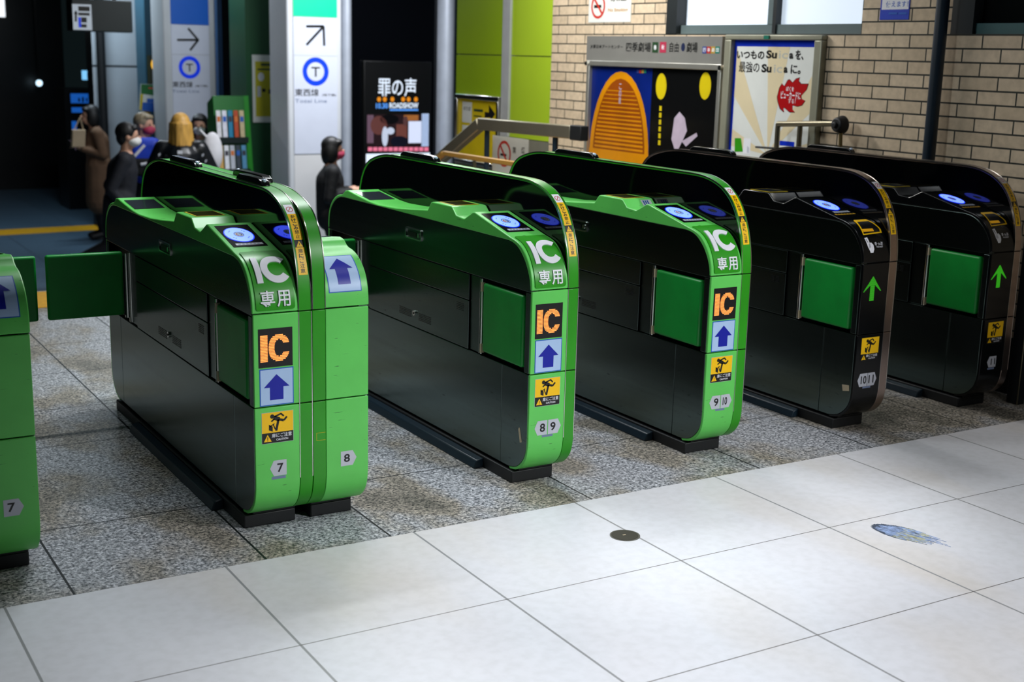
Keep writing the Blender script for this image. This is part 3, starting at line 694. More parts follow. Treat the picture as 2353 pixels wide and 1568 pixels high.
# worn floor sticker: an oval that frays into streaks
b = MB(); ms = mat('worn_sticker', (150, 172, 212), .6, wear=.35, scale=60); mg = mat('worn_sticker_yellow', (190, 190, 150), .6, wear=.3, scale=60); mk_ = mat('worn_sticker_grime', (74, 86, 104), .7, wear=.2)
b = MB(); ax = Vector((.30, -.954)); bx = Vector((.954, .30)); c0 = Vector((1.975, -.150))
for i in range(46):
    t = -1 + 2 * (i + .5) / 46; half = .118 * math.sqrt(max(0, 1 - t * t)); wob = random.uniform(-.008, .004)
    a0 = -half + .012 + random.uniform(-.004, .004); a1 = half * random.uniform(.55, 1.05) + random.choice((0, 0, .02, .035)) * (1 if abs(t) < .85 else 0)
    a = a0
    while a < a1:
        k = (a + .1) / .22; seg_ = random.uniform(.012, .035)
        if k > .55 and random.random() < (k - .45) * .7: a += random.uniform(.004, .010); continue
        e = min(a + seg_, a1); w_ = .00118 * random.uniform(.8, 1.0)
        m = mk_ if (a < a0 + .004 or random.random() < .10) else (mg if (.35 < k < .75 and random.random() < .35) else ms)
        q = [c0 + ax * a + bx * (t * .056 - w_), c0 + ax * e + bx * (t * .056 - w_), c0 + ax * e + bx * (t * .056 + w_), c0 + ax * a + bx * (t * .056 + w_)]
        b.prism([(p.x, p.y) for p in q], .0002, .0007, m, 'z'); a = e
tag(b.build('floor_sticker', None, sm=False), 'worn blue oval floor sticker frayed into streaks on the pale tiles', 'floor sticker')

# ------------------------------------------------------------------ things on the brick wall
WF = plane((XW, 0, 0), (0, -1, 0), (0, 0, 1))
def wp(px, py, x=XW):
    q = PX(px, py, 0, x); return (-q.y, q.z)
def crop(ox, oy, s, x=XW): return lambda a, b: wp(ox + a / s, oy + b / s, x)
def wrect(fn, a, b, c, d):
    p = fn(a, b); q = fn(c, d); r = fn(a, d); s = fn(c, b)
    return rect((p[0] + r[0]) / 2, (q[1] + r[1]) / 2, (q[0] + s[0]) / 2, (p[1] + s[1]) / 2)
def wtext(fn, body, a, b, c, d, bold=.02):
    r = wrect(fn, a, b, c, d)[0]; return text(body, r[0][0], r[0][1], r[2][0], r[2][1], bold)
M_ALU = mat('aluminium', (176, 176, 168), .35, .7, wear=.05); M_BANNER = mat('grey_banner', (116, 116, 112), .5, wear=.05)
M_PAPER = mat('poster_paper', (222, 226, 222), .35, wear=.03); M_SAND = mat('poster_sand', (222, 208, 172), .35, wear=.03)
M_PBLUE = mat('poster_blue', (0, 44, 190), .35, wear=.03); M_FLAME = mat('poster_flame', (176, 6, 14), .35, wear=.04); M_PGREEN = mat('poster_green', (50, 150, 20), .35)
M_NAVY = mat('poster_navy', (6, 30, 110), .3, wear=.2, scale=4); M_SUN = mat('poster_orange', (206, 134, 8), .3, wear=.12, scale=5); M_RUST = mat('poster_rust', (138, 66, 10), .3, wear=.15, scale=5)
M_PBLACK = mat('poster_black', (10, 11, 12), .25, wear=0); M_PYEL = mat('poster_yellow', (206, 186, 20), .3, wear=.05); M_PALE = mat('poster_pale', (186, 172, 190), .3, wear=.08, scale=20)
M_DKGREEN = mat('badge_green', (36, 66, 40), .4); M_ROSE = mat('badge_rose', (168, 50, 76), .4)
M_AMBERP = mat('amber_print', (190, 140, 60), .4)
C2 = crop(1240, 0, 4.126)
# banner
bn = MB(); r = rect(-4.385, 1.428, -3.022, 1.583); bn.sheet(r, WF, M_BANNER, .02)
bo = bn.build('signboard', None, 'grey theatre signboard above the wide poster frame on the brick wall', 'signboard', sm=False)
t = MB(); L_ = plane((XW - .0205, 0, 0), (0, -1, 0), (0, 0, 1)); f = C2
t.flat(wtext(f, 'JR東日本アートセンター', 505, 425, 815, 466), L_, M_INK); t.flat(wtext(f, '四季劇場', 845, 402, 1080, 492, .03), L_, M_INK)
t.flat(wrect(f, 1095, 400, 1150, 500), L_, M_DKGREEN).flat(wrect(f, 1166, 398, 1226, 500), L_, M_ROSE).flat(wtext(f, '春', 1108, 428, 1136, 474), L_, M_WHITE, .001).flat(wtext(f, '秋', 1182, 426, 1210, 472), L_, M_WHITE, .001)
t.flat(wtext(f, '自由', 1258, 402, 1346, 496, .03), L_, M_INK).flat(disc(*f(1386, 448), .018, .024), L_, mat('badge_navy', (26, 36, 70), .4)).flat(wtext(f, '劇場', 1420, 402, 1524, 498, .03), L_, M_INK)
for i, cc in enumerate(((44, 62, 130), (170, 48, 44), (170, 140, 60), (24, 120, 104))):
    MB().flat(wrect(f, 1570 + i * 41, 442, 1609 + i * 41, 508), L_, mat('badge_%d' % i, cc, .4)).flat(wtext(f, '四季劇団'[i], 1577 + i * 41, 456, 1602 + i * 41, 494), L_, M_WHITE, .001).build('badge', bo)
t.build('lettering', bo)
# wide frame with two posters
fr_ = MB(); u0, u1, v0, v1 = -4.355, -3.0, .20, 1.428
for rr_ in (rect(u0, v1 - .034, u1, v1), rect(u0, v0, u1, v0 + .034), rect(u0, v0 + .034, u0 + .03, v1 - .034), rect(u1 - .03, v0 + .034, u1, v1 - .034)): fr_.sheet(rr_, WF, M_ALU, .036)
fo = empty('poster_frame', (XW, 3.68, .20), 0, 'wide aluminium poster frame holding an orange poster beside a black one', 'poster frame')
def under(o, par): o.parent = par; o.matrix_parent_inverse = Matrix.Translation(par.location).inverted(); return o
under(fr_.build('frame', None, bevel=.004), fo)
cn = MB()
for (u, v) in ((u0 + .004, v1 - .02), (u1 - .004, v1 - .02)): cn.tube((XW - .012, -u, v), (XW - .046, -u, v), .014, M_STEELB)
under(cn.build('corner_clip', None), fo)
PF = plane((XW - .010, 0, 0), (0, -1, 0), (0, 0, 1))
um = -3.675; p = MB(); p.sheet(rect(u0 + .03, v0 + .034, um, v1 - .034), WF, M_NAVY, .0095)
p.flat(disc((u0 + .03 + um) / 2 + .0, .82, .325, .545), PF, M_SUN).flat(disc((u0 + .03 + um) / 2, .82, .285, .50), PF, M_RUST, .001)
cu = (u0 + .03 + um) / 2
for i in range(22):
    v = 1.24 - i * .026; hw = .285 * math.sqrt(max(0, 1 - ((v - .82) / .50) ** 2)) * .94; p.flat(rect(cu - hw, v, cu + hw, v + .005 + .0085 * min(1, i / 12)), PF, M_SUN, .0014)
p.flat(rect(u0 + .03, v0 + .034, um, .80), PF, mat('poster_brown', (96, 50, 14), .3, wear=.3, scale=7), .0018).flat(rect(u0 + .03, .80, um, .865), PF, M_SUN, .0018)
p.flat([rect(cu - .05 + random.uniform(-.02, .02), .42 + .035 * i, cu + .05 + random.uniform(-.02, .02), .435 + .035 * i) for i in range(10)], PF, M_SUN, .0022)
p.flat(vtext('この星', cu - .014, 1.29, cu + .014, 1.16), PF, M_PALE, .0022)
for i in range(4): p.flat(wrect(C2, 935 + 23 * i, 663, 955 + 23 * i, 694), PF, MATS['badge_%d' % i], .0018)
under(p.build('poster', None, label='poster with an orange oval on dark blue', sm=False), fo)
p = MB(); p.sheet(rect(um, v0 + .034, u1 - .03, v1 - .034), WF, M_PBLACK, .0095)
for a, b_ in ((1165, 820), (1583, 815)): q = C2(a, b_); p.flat(disc(q[0], q[1], .052, .078), PF, M_PYEL)
q = [C2(*k) for k in ((1262, 1320), (1290, 1120), (1340, 1060), (1390, 1120), (1410, 1240), (1370, 1330), (1330, 1410), (1290, 1410))]
p.flat(poly(q), PF, M_PALE); q = [C2(*k) for k in ((1360, 1340), (1500, 1260), (1510, 1290), (1400, 1390))]; p.flat(poly(q), PF, M_PALE)
yt = [(1150, 1005 + 65 * i) for i in range(6)]
for i, (a, b_) in enumerate(yt): p.flat(wrect(C2, a - 4 * i * .6 - 2, b_, a + 20 - 4 * i * .6, b_ + 46), PF, M_PYEL)
under(p.build('poster', None, label='black poster with two yellow ovals', sm=False), fo)
# blue bordered poster in its own frame
fo = empty('poster_frame', (XW, 2.58, .2), 0, 'narrow poster frame with a blue bordered poster and a red flame bubble', 'poster frame')
u0, u1, v0, v1 = -2.978, -2.212, .22, 1.592
fr_ = MB()
for rr_ in (rect(u0, v1 - .028, u1, v1), rect(u0, v0, u1, v0 + .028), rect(u0, v0 + .028, u0 + .055, v1 - .028), rect(u1 - .055, v0 + .028, u1, v1 - .028)): fr_.sheet(rr_, WF, mat('grey_beige_frame', (150, 150, 132), .4, .3), .040)
under(fr_.build('frame', None, bevel=.006), fo)
gf = MB(); gq = wp(1776, 84); gf.box(XW - .048, XW - .040, -gq[0] - .02, -gq[0] + .02, 1.568, 1.588, mat('green_clip', (16, 110, 90), .4)); under(gf.build('frame_clip', None), fo)
p = MB(); a0, a1 = u0 + .055, u1 - .055; p.sheet(rect(a0, v0 + .028, a1, v1 - .028), WF, M_PBLUE, .0095); i0, i1, j0, j1 = a0 + .022, a1 - .026, v0 + .05, v1 - .063
p.flat(rect(i0, j0, i1, j1), PF, M_PAPER, .0006)
cu, cv = (i0 + i1) / 2, .95
for i in range(9):   # sand coloured rays from the middle
    a = math.radians(-90 + 40 * i + 8); bb = a + math.radians(17); pts = [(cu, cv)]
    def edge(an):
        d = (math.cos(an), math.sin(an)); k = min([((i1 - cu) / d[0]) if d[0] > 1e-6 else 9, ((i0 - cu) / d[0]) if d[0] < -1e-6 else 9, ((j1 - cv) / d[1]) if d[1] > 1e-6 else 9, ((j0 - cv) / d[1]) if d[1] < -1e-6 else 9]); return (cu + d[0] * k, cv + d[1] * k)
    pts += [edge(a + (bb - a) * k / 4) for k in range(5)]; p.flat(poly(pts), PF, M_SAND, .001)
C3 = crop(1640, 60, 4.9)
M_SPACE = mat('poster_grey_letter', (186, 188, 180), .35)
p.flat(wtext(C3, 'いつもの', 278, 275, 588, 372, .035), PF, M_INK, .0014).flat(wtext(C3, 'Su', 610, 272, 732, 366, .045), PF, M_INK, .0014).flat(wtext(C3, 'ic', 752, 280, 852, 368, .01), PF, M_SPACE, .0014).flat(wtext(C3, 'a', 868, 304, 914, 370, .045), PF, M_INK, .0014).flat(wtext(C3, 'を、', 938, 270, 1032, 384, .035), PF, M_INK, .0014)
p.flat(wtext(C3, '最強の', 302, 402, 532, 524, .035), PF, M_INK, .0014).flat(wtext(C3, 'Su', 556, 428, 670, 524, .045), PF, M_INK, .0014).flat(wtext(C3, 'ic', 694, 436, 790, 528, .01), PF, M_SPACE, .0014).flat(wtext(C3, 'a', 806, 462, 850, 530, .045), PF, M_INK, .0014).flat(wtext(C3, 'に。', 884, 436, 998, 542, .035), PF, M_INK, .0014)
fl_ = [(735, 800), (760, 700), (790, 650), (815, 680), (850, 615), (872, 605), (905, 640), (940, 600), (985, 585), (975, 625), (1000, 655), (1080, 655), (1060, 720), (1000, 785), (1005, 820), (1045, 840), (1010, 890), (960, 905), (905, 890), (905, 940), (932, 968), (870, 965), (815, 915), (800, 935), (812, 970), (765, 925), (742, 850)]
cq = C3(890, 790); fp = [C3(*k) for k in fl_]
p.flat(poly([(cq[0] + (a - cq[0]) * 1.045, cq[1] + (b_ - cq[1]) * 1.045) for a, b_ in fp]), PF, M_INK, .0014).flat(poly(fp), PF, M_FLAME, .0018)
p.flat(wtext(C3, 'ぼくを', 835, 682, 922, 735, .02), PF, M_WHITE, .0022).flat(wtext(C3, 'ビューカードに', 775, 735, 998, 822, .02), PF, M_WHITE, .0022).flat(wtext(C3, 'する！', 858, 820, 940, 872, .02), PF, M_WHITE, .0022)
p.flat(poly([C3(*k) for k in ((255, 1262), (325, 1262), (345, 1415), (252, 1415))]), PF, M_PGREEN, .0014).flat(wrect(C3, 350, 1265, 432, 1440), PF, M_WHITE, .0014).flat(poly([C3(*k) for k in ((395, 1350), (415, 1370), (412, 1430), (392, 1425))]), PF, M_GREY, .0018).flat(wrect(C3, 760, 1298, 925, 1350), PF, M_PBLUE, .0014)
under(p.build('poster', None, label='blue bordered poster with lettering and red flame', sm=False), fo)
# no smoking notice
p = MB(); p.sheet(rect(-4.40, 1.668, -3.935, 1.99), WF, M_PAPER, .004); NF = plane((XW - .0042, 0, 0), (0, -1, 0), (0, 0, 1))
q = C2(560, 75); p.flat(ring(q[0], q[1] + .01, .078, .062), NF, M_RED).flat(stroke((q[0] - .05, q[1] + .062), (q[0] + .05, q[1] - .04), .016), NF, M_RED, .001).flat(rect(q[0] - .045, q[1] + .0, q[0] + .035, q[1] + .018), NF, M_INK, .0008)
p.flat(wtext(C2, 'No Smoking', 655, 78, 840, 118, .02), NF, M_AMBERP).flat(wtext(C2, '禁煙', 680, -90, 830, 12, .03), NF, M_INK)
tag(p.build('notice', None, sm=False), 'white no smoking notice on the bricks above the grey signboard', 'notice')
C1 = crop(1850, 0, 4.127)
p = MB(); r = wrect(C1, 725, -160, 1000, 187); p.sheet(r, WF, mat('notice_blue', (20, 60, 190), .4), .004); p.flat(wrect(C1, 742, -150, 996, 90), NF, M_WHITE).flat(wtext(C1, '使えます！', 775, 10, 985, 68, .03), NF, M_MIDBLUE, .001)
p.flat([wrect(C1, 800, 118, 880, 138), wrect(C1, 896, 118, 970, 138)], NF, M_MIDBLUE, .001)
tag(p.build('notice', None, sm=False), 'small blue and white notice on the bricks left of the dark pipe', 'notice')
b = MB(); M_PIPE = mat('navy_pipe', (16, 34, 48), .4)
b.tube((XW - .06, 1.43, 0), (XW - .06, 1.43, 2.8), .030, M_PIPE, 20).build('wall_pipe', None, 'dark navy vertical pipe standing against the brick wall', 'pipe')
# short steel barrier rail between the last gate and the wall
XR = 3.69
g = empty('barrier_rail', (XR, 2.2, 0), 0, 'short steel barrier rail with a round black end plate before the brick wall', 'rail')
M_RAIL = mat('dull_steel_rail', (132, 126, 106), .35, .9)
ra, rb = PX(1788, 285, 0, XR), PX(1925, 284, 0, XR); rc = PX(1835, 340, 0, XR); rd_, re_ = PX(1737, 338, 0, XR), PX(1783, 341, 0, XR)
under(MB().tube((XR, ra.y, ra.z), (XR, rb.y, rb.z), .015, M_RAIL, 18).build('top_rail', None), g)
for q in (ra, rc): under(MB().tube((XR, q.y, 0), (XR, q.y, ra.z), .014, M_RAIL).build('post', None), g)
under(MB().tube(rd_, re_, .006, M_RUBBER).build('side_bar', None), g)
q = PX(1930, 287, 0, XR)
under(MB().tube((XR + .02, q.y, q.z), (XR - .03, q.y, q.z), .048, M_RUBBER, 28, .034).tube((XR - .03, q.y, q.z), (XR - .045, q.y, q.z), .016, M_RUBBER, 16).build('end_plate', None, label='round black end plate', bevel=.006), g)
under(MB().tube((XR, q.y - .01, q.z - .04), (XR + .02, q.y - .07, 0), .010, mat('brass_conduit', (128, 112, 72), .4, .6)).build('conduit', None), g)
# dark side post beyond gate 11
g = MB().box(3.655, 3.70, .74, .80, 0, .80, M_RUBBER).box(3.652, 3.656, .738, .745, 0, .80, M_RAIL)
tag(g.build('side_post', None, bevel=.004), 'dark square post standing at the wall right of the last black gate', 'post')

# ------------------------------------------------------------------ stair handrails beyond the gates
M_HAND = mat('handrail_steel', (158, 152, 134), .38, .8, wear=.05); M_WOOD = mat('ochre_handrail', (176, 134, 62), .4, wear=.1)
def path_bar(mb, pts, hx, hz, m):
    """a flat bar swept along (Y, z) points at constant X"""
    x, pts = pts
    for a, b in zip(pts, pts[1:]):
        d = Vector((b[0] - a[0], b[1] - a[1])).normalized(); n = Vector((-d.y, d.x)) * hz
        mb.prism([(a[0] - n.x, a[1] - n.y), (b[0] - n.x, b[1] - n.y), (b[0] + n.x, b[1] + n.y), (a[0] + n.x, a[1] + n.y)], x - hx, x + hx, m)
g = empty('stair_handrail', (3.3, 4.9, 0), 0, 'broad steel handrail of the steps behind the gates with a black end', 'handrail')
b = MB(); path_bar(b, (3.3, [(3.80, 1.00), (4.94, .985), (6.6, .17)]), .030, .040, M_HAND); under(b.build('top_rail', None, bevel=.006), g)
under(MB().box(3.27, 3.33, 3.68, 3.80, .955, 1.045, M_RUBBER).build('end_cap', None, label='black rail end', bevel=.006), g)
for y, z in ((4.0, 0), (4.85, 0), (5.9, -.50)): under(MB().tube((3.3, y, z), (3.3, y, .98 if y < 5 else .52), .018, M_PIPE).build('post', None), g)
g = empty('stair_handrail', (3.12, 4.9, 0), 0, 'thin ochre handrail below the broad steel rail of the steps', 'handrail')
b = MB(); ya = PX(1020, 352, 0, 3.12).y; path_bar(b, (3.12, [(3.5, .785), (ya, .775), (ya + 1.6, -.03)]), .016, .016, M_WOOD); under(b.build('top_rail', None, bevel=.005), g)
for y, z in ((3.7, 0), (4.7, 0)): under(MB().tube((3.12, y, z), (3.12, y, .77), .012, M_RAIL).build('post', None), g)
nb = MB(); NB = plane((3.40, 0, 0), (0, -1, 0), (0, 0, 1)); r = rect(-4.94, .48, -4.475, .908); nb.sheet(r, NB, M_PAPER, .004)
NB2 = plane((3.3958, 0, 0), (0, -1, 0), (0, 0, 1)); q = wp(1158, 350, 3.396)
nb.flat(ring(q[0] + .004, q[1] - .01, .088, .070), NB2, M_RED).flat(stroke((q[0] - .05, q[1] + .045), (q[0] + .055, q[1] - .075), .017), NB2, M_RED, .001).flat(rect(q[0] - .045, q[1] - .025, q[0] + .035, q[1] - .01), NB2, M_INK, .0008)
nb.flat(text('禁', *wp(1178, 352, 3.396), *[k for k in wp(1186, 338, 3.396)], .03), NB2, M_INK).flat(text('煙', *wp(1198, 353, 3.396), *[k for k in wp(1206, 339, 3.396)], .03), NB2, M_INK)
for y in (4.86, 4.55): nb.box(3.402, 3.415, y - .01, y + .01, 0, .5, M_RAIL)
tag(nb.build('notice_board', None, sm=False), 'white no smoking board standing behind the stair handrails', 'notice')
# yellow direction sign on the lime wall
g = empty('direction_sign', (XW, 5.82, .70), 0, 'yellow direction sign with a black arrow in a steel frame on the lime wall', 'sign')
C5 = crop(980, 180, 6.192); fr_ = MB(); u0, u1, v0, v1 = -6.16, -5.50, .62, 1.145
for rr_ in (rect(u0, v1 - .035, u1, v1), rect(u0, v0, u1, v0 + .03), rect(u0, v0 + .03, u0 + .03, v1 - .035), rect(u1 - .03, v0 + .03, u1, v1 - .035)): fr_.sheet(rr_, WF, M_STEELB, .03)
under(fr_.build('frame', None, bevel=.004), g)
p = MB(); p.sheet(rect(u0 + .03, v0 + .03, u1 - .03, v1 - .035), WF, mat('sign_yellow', (214, 190, 0), .4), .0095)
p.flat(wrect(C5, 525, 335, 662, 630), PF, M_PAPER).flat(poly([C5(*k) for k in ((845, 480), (905, 485), (905, 375), (995, 510), (930, 600), (925, 555), (845, 560))]), PF, M_INK)
p.flat([wrect(C5, 690, 440, 820, 475), wrect(C5, 690, 530, 800, 548)], PF, M_DKGREEN).flat(wtext(C5, 'のりば', 545, 400, 645, 460), PF, M_INK, .001).flat(wrect(C5, 525, 668, 640, 760), PF, M_PAPER)
under(p.build('sign_face', None, sm=False), g)

# ------------------------------------------------------------------ concourse: sign columns, screen, walls
def fy(y): return plane((0, y, 0), (1, 0, 0), (0, 0, 1))
def yp(ox, oy, s, y):
    def fn(a, b):
        q = PX(ox + a / s, oy + b / s, 1, y); return (q.x, q.z)
    return fn
M_PILLAR = mat('white_column', (206, 210, 214), .4, wear=.04, scale=3); M_SIGNW = mat('backlit_sign_white', (206, 212, 226), .4, emit=(200, 212, 240), es=.06, wear=.02)
M_SIGNG = mat('backlit_sign_green', (0, 190, 140), .4, emit=(0, 200, 130), es=.45, wear=.03); M_SIGNB = mat('backlit_sign_blue', (20, 70, 150), .4, emit=(26, 84, 170), es=.35, wear=.03)
M_TBLUE = mat('ring_blue', (10, 60, 220), .4, emit=(0, 50, 225), es=.35, wear=0); M_COLPALE = mat('pale_panel', (222, 222, 222), .45, wear=.04, scale=3)
def sign_column(label, y, fn, xl, xr, hdr, hdr_mat, face, joints, arrow, circ, lines, base_z):
    g = empty('sign_column', ((xl + xr) / 2, y, LOW), 0, label, 'column', 'white sign columns')
    F_ = fy(y)
    under(MB().box(xl, xr, y + .004, y + .5, LOW, 2.82, M_PILLAR).build('column_body', None, bevel=.02), g)
    under(MB().flat(rect(face[0], base_z, face[1], 2.6), F_, M_COLPALE, -.0005).box(face[0], face[1], y - .003, y + .004, LOW + .1, 2.6, M_COLPALE).build('cover_panel', None, sm=False), g)
    s = MB(); Fs = fy(y - .0035)
    s.sheet(rect(face[0], joints[1] , face[1], hdr), Fs, M_SIGNW, .006); F2 = fy(y - .010)
    z = joints[0]; s.flat(rect(face[0], z - .004, face[1], z + .004), F2, M_GREY)
    for a in arrow: s.flat(stroke(fn(*a[0]), fn(*a[1]), .024), F2, M_INK, .0008 + random.random() * .0004)
    c = fn(*circ[0]); r = fn(circ[0][0] + circ[1], circ[0][1])[0] - c[0]
    s.flat(ring(c[0], c[1], r, r * .66), F2, M_TBLUE)
    s.flat([rect(c[0] - r * .33, c[1] + r * .22, c[0] + r * .33, c[1] + r * .32), rect(c[0] - r * .06, c[1] - r * .36, c[0] + r * .06, c[1] + r * .27)], F2, M_INK)
    for body, x0, y0, x1, y1, bd in lines:
        p0 = fn(x0, y1); p1 = fn(x1, y0); s.flat(text(body, *p0, *p1, bd), F2, M_INK if bd > 0.01 else M_TAPE)
    under(s.build('sign_panel', None, label='white backlit line sign', sm=False), g)
    under(MB().sheet(rect(face[0], hdr + .006, face[1], 2.45), Fs, hdr_mat, .008).build('sign_header', None, sm=False), g)
    return g
f2 = yp(640, 0, 3.919, 9.4); f1 = yp(0, 0, 2.61375, 12.)
sign_column('white sign column with a green header and a diagonal arrow, woman walking before it', 9.4, f2, 3.655, 4.23, f2(300, 155)[1], M_SIGNG, (3.715, 4.175), (f2(300, 500)[1], f2(300, 1385)[1]),
            [((248, 405), (400, 240)), ((245, 237), (405, 237)), ((402, 237), (408, 412))], ((331, 645), 117),
            [('東西線', 145, 800, 358, 865, .03), ('(地下鉄)', 390, 845, 515, 869, .015), ('Tozai Line', 145, 893, 432, 925, .005)], -.6)
sign_column('white sign column with a blue header and a sideways arrow behind the crowd', 12., f1, 3.20, 3.80, f1(1120, 150)[1], M_SIGNB, (3.285, 3.72), (f1(1120, 328)[1], f1(1120, 800)[1]),
            [((1062, 240), (1188, 240)), ((1128, 170), (1190, 242)), ((1140, 302), (1190, 238))], ((1137, 405), 65),
            [('東西線', 1035, 490, 1155, 524, .03), ('(地下鉄)', 1172, 510, 1246, 525, .015), ('Tozai Line', 1033, 540, 1195, 555, .005)], -.6)
# black screen wall with steel columns either side
xa, xb = PX(814, 200, 1, 9.6).x, PX(1013, 200, 1, 9.6).x
M_DARKW = mat('dark_wall', (7, 10, 14), .35, wear=.1)
MB().box(xa - .02, xb + .03, 9.62, 10, LOW, 2.8, mat('screen_surround', (5, 6, 9), .12, wear=0)).build('wall_screen', kind='structure')
for x0, x1, lb in ((PX(786, 200, 1, 9.5).x, PX(813, 200, 1, 9.5).x, 'narrow steel column left of the black screen wall'), (PX(1015, 200, 1, 9.5).x, PX(1050, 200, 1, 9.5).x, 'bright steel column right of the black screen wall')):
    c_ = MB(); xm = (x0 + x1) / 2; c_.prism([(xm + (x1 - x0) / 2 * math.cos(k * math.pi / 12), 9.6 + .12 * math.sin(k * math.pi / 12)) for k in range(24)], LOW, 2.8, mat('column_steel', (186, 194, 206), .45, .35), 'z')
    tag(c_.build('steel_column', None), lb, 'column')
f6 = yp(640, 0, 3.919, 9.55); g = empty('digital_screen', ((xa + xb) / 2, 9.6, LOW), 0, 'lit digital film advertisement with white Japanese title in the black screen wall', 'screen')
e_ = lambda n, c, s=1.: mat('screen_' + n, tuple(k * .3 for k in c), .3, emit=c, es=s, wear=.25, scale=9)
p0 = f6(790, 1460); p1 = f6(1365, 560)
under(MB().box(p0[0] - .02, p1[0] + .02, 9.558, 9.62, p0[1] - .3, p1[1], M_INK).build('screen_body', None, bevel=.004), g)
SF_ = fy(9.5578); s = MB()
R6 = lambda a, b, c, d: rect(*f6(a, d), *f6(c, b)); T6 = lambda body, a, b, c, d, bd=.03: text(body, *f6(a, d), *f6(c, b), bd)
SWH, SOR, SRD = e_('white', (225, 238, 255), 1.1), e_('orange', (230, 140, 30)), e_('pink', (230, 120, 150))
s.flat(T6('罪の声', 900, 705, 1245, 868, .05), SF_, SWH)
for a in (888, 940, 1008, 1105, 1155, 1220): q = f6(a + 20, 895); s.flat(disc(q[0], q[1], .022, .025), SF_, SOR)
s.flat(T6('10.30', 880, 930, 988, 978, .03), SF_, e_('blue', (90, 160, 255))).flat(T6('ROADSHOW', 1002, 926, 1262, 976, .03), SF_, SWH).flat(R6(1005, 984, 1260, 998), SF_, e_('blue', (90, 160, 255)))
for nm, cc, rr_, st_ in (('dim', (40, 26, 30), (800, 1030, 1355, 1318), .8), ('mauve', (112, 86, 104), (800, 1036, 858, 1290), .8), ('tan', (190, 120, 60), (1130, 1036, 1262, 1088), .9), ('sky', (190, 215, 255), (1290, 1025, 1356, 1318), 1.), ('pane', (214, 224, 250), (1172, 1092, 1290, 1290), 1.), ('skin', (120, 70, 62), (1062, 1120, 1160, 1250), .7)):
    s.flat(R6(*rr_), SF_, e_(nm, cc, st_), .0008 + .0003 * len(nm))
for a, b_, rx, ry, nm, cc in ((905, 1130, 75, 85, 'face', (104, 62, 58)), (960, 1230, 28, 90, 'collar', (210, 222, 245)), (1010, 1180, 35, 32, 'collar', (210, 222, 245)), (1145, 1090, 22, 45, 'brow', (90, 60, 60)), (1090, 1275, 80, 50, 'suit', (18, 20, 34)), (1000, 1075, 85, 45, 'hair', (10, 10, 14))):
    q = f6(a, b_); q2 = f6(a + rx, b_ - ry); s.flat(disc(q[0], q[1], q2[0] - q[0], q2[1] - q[1]), SF_, e_(nm, cc, .8), .0030 + .0002 * len(nm))
s.flat([R6(808 + 46 * i, 1326, 846 + 46 * i, 1362) for i in range(12)], SF_, SRD, .003).flat(R6(790, 1376, 1365, 1470), SF_, SWH, .003)
under(s.build('screen_picture', None, sm=False), g)
# dark green column with a yellow poster
xa, xb = PX(566, 200, 1, 10.5).x, PX(660, 200, 1, 10.5).x
MB().box(xa, xb + .06, 10.5, 11, LOW, 2.8, mat('dark_green_panel', (22, 80, 44), .4, wear=.04)).build('wall_green', kind='structure')
f8 = yp(480, 0, 3.735, 10.5); g = empty('poster_frame', ((xa + xb) / 2, 10.5, 0), 0, 'pale framed yellow poster on the dark green column', 'poster frame')
p0 = f8(375, 1050); p1 = f8(608, 475); F_ = fy(10.5)
under(MB().sheet(rect(p0[0], p0[1], p1[0], p1[1]), F_, M_PAPER, .02).build('frame', None), g); F_ = fy(10.4795); q0 = f8(398, 1000); q1 = f8(578, 530)
s = MB().flat(rect(q0[0], q0[1], q1[0], q1[1]), F_, mat('poster_lemon', (190, 184, 30), .4)); R8 = lambda a, b, c, d: rect(*f8(a, d), *f8(c, b))
s.flat([R8(440, 545, 520, 565), R8(410, 590, 560, 602)], F_, M_DKGREEN, .001).flat(disc(*f8(442, 660), .035, .045), F_, M_WHITE, .001).flat([R8(540, 655, 570, 690), R8(450, 760, 480, 790), R8(505, 765, 535, 805)], F_, M_INK, .001).flat(R8(410, 740, 440, 830), F_, M_GREY, .001)
under(s.build('poster', None, label='yellow poster', sm=False), g)
# brochure rack
y = 10.0; f9 = yp(480, 0, 3.735, y); p0 = f9(135, 830); p1 = f9(440, 830); lowz = LOW
g = empty('brochure_rack', ((p0[0] + p1[0]) / 2, y, LOW), 0, 'green brochure rack leaning back, with two tiers of leaflets', 'brochure rack')
zt = p0[1]; xl_, xr_ = f9(110, 1100)[0], f9(400, 1100)[0]; lean = .22
rk = MB(); M_RG = mat('rack_green', (22, 110, 40), .45); M_RGB = mat('rack_bright_green', (20, 140, 26), .45); M_RB = mat('rack_navy', (26, 74, 104), .5)
M_ACR = mat('dark_rack_tray', (34, 44, 44), .3)
under(MB().prism([(y, LOW), (y + .45, LOW), (y + .45, zt - .08), (y + .26, zt)], xl_, xr_, M_RG).build('rack_body', None, bevel=.004), g)
under(MB().prism([(y - .012, LOW), (y + .0, LOW), (y + .275, zt), (y + .255, zt)], xr_ - .03, xr_ + .02, M_RGB).build('rack_edge', None), g)
under(MB().prism([(y, LOW), (y + .75, LOW), (y + .75, zt - .22), (y + .30, zt - .03)], xr_ + .005, xr_ + .025, M_RB).build('side_panel', None, label='dark blue side panel'), g)
lc = [(226, 226, 230), (190, 196, 206), (206, 190, 150), (226, 228, 240), (60, 70, 80), (200, 160, 90), (40, 130, 170), (90, 150, 190), (226, 230, 236), (190, 80, 50)]
nl = 0
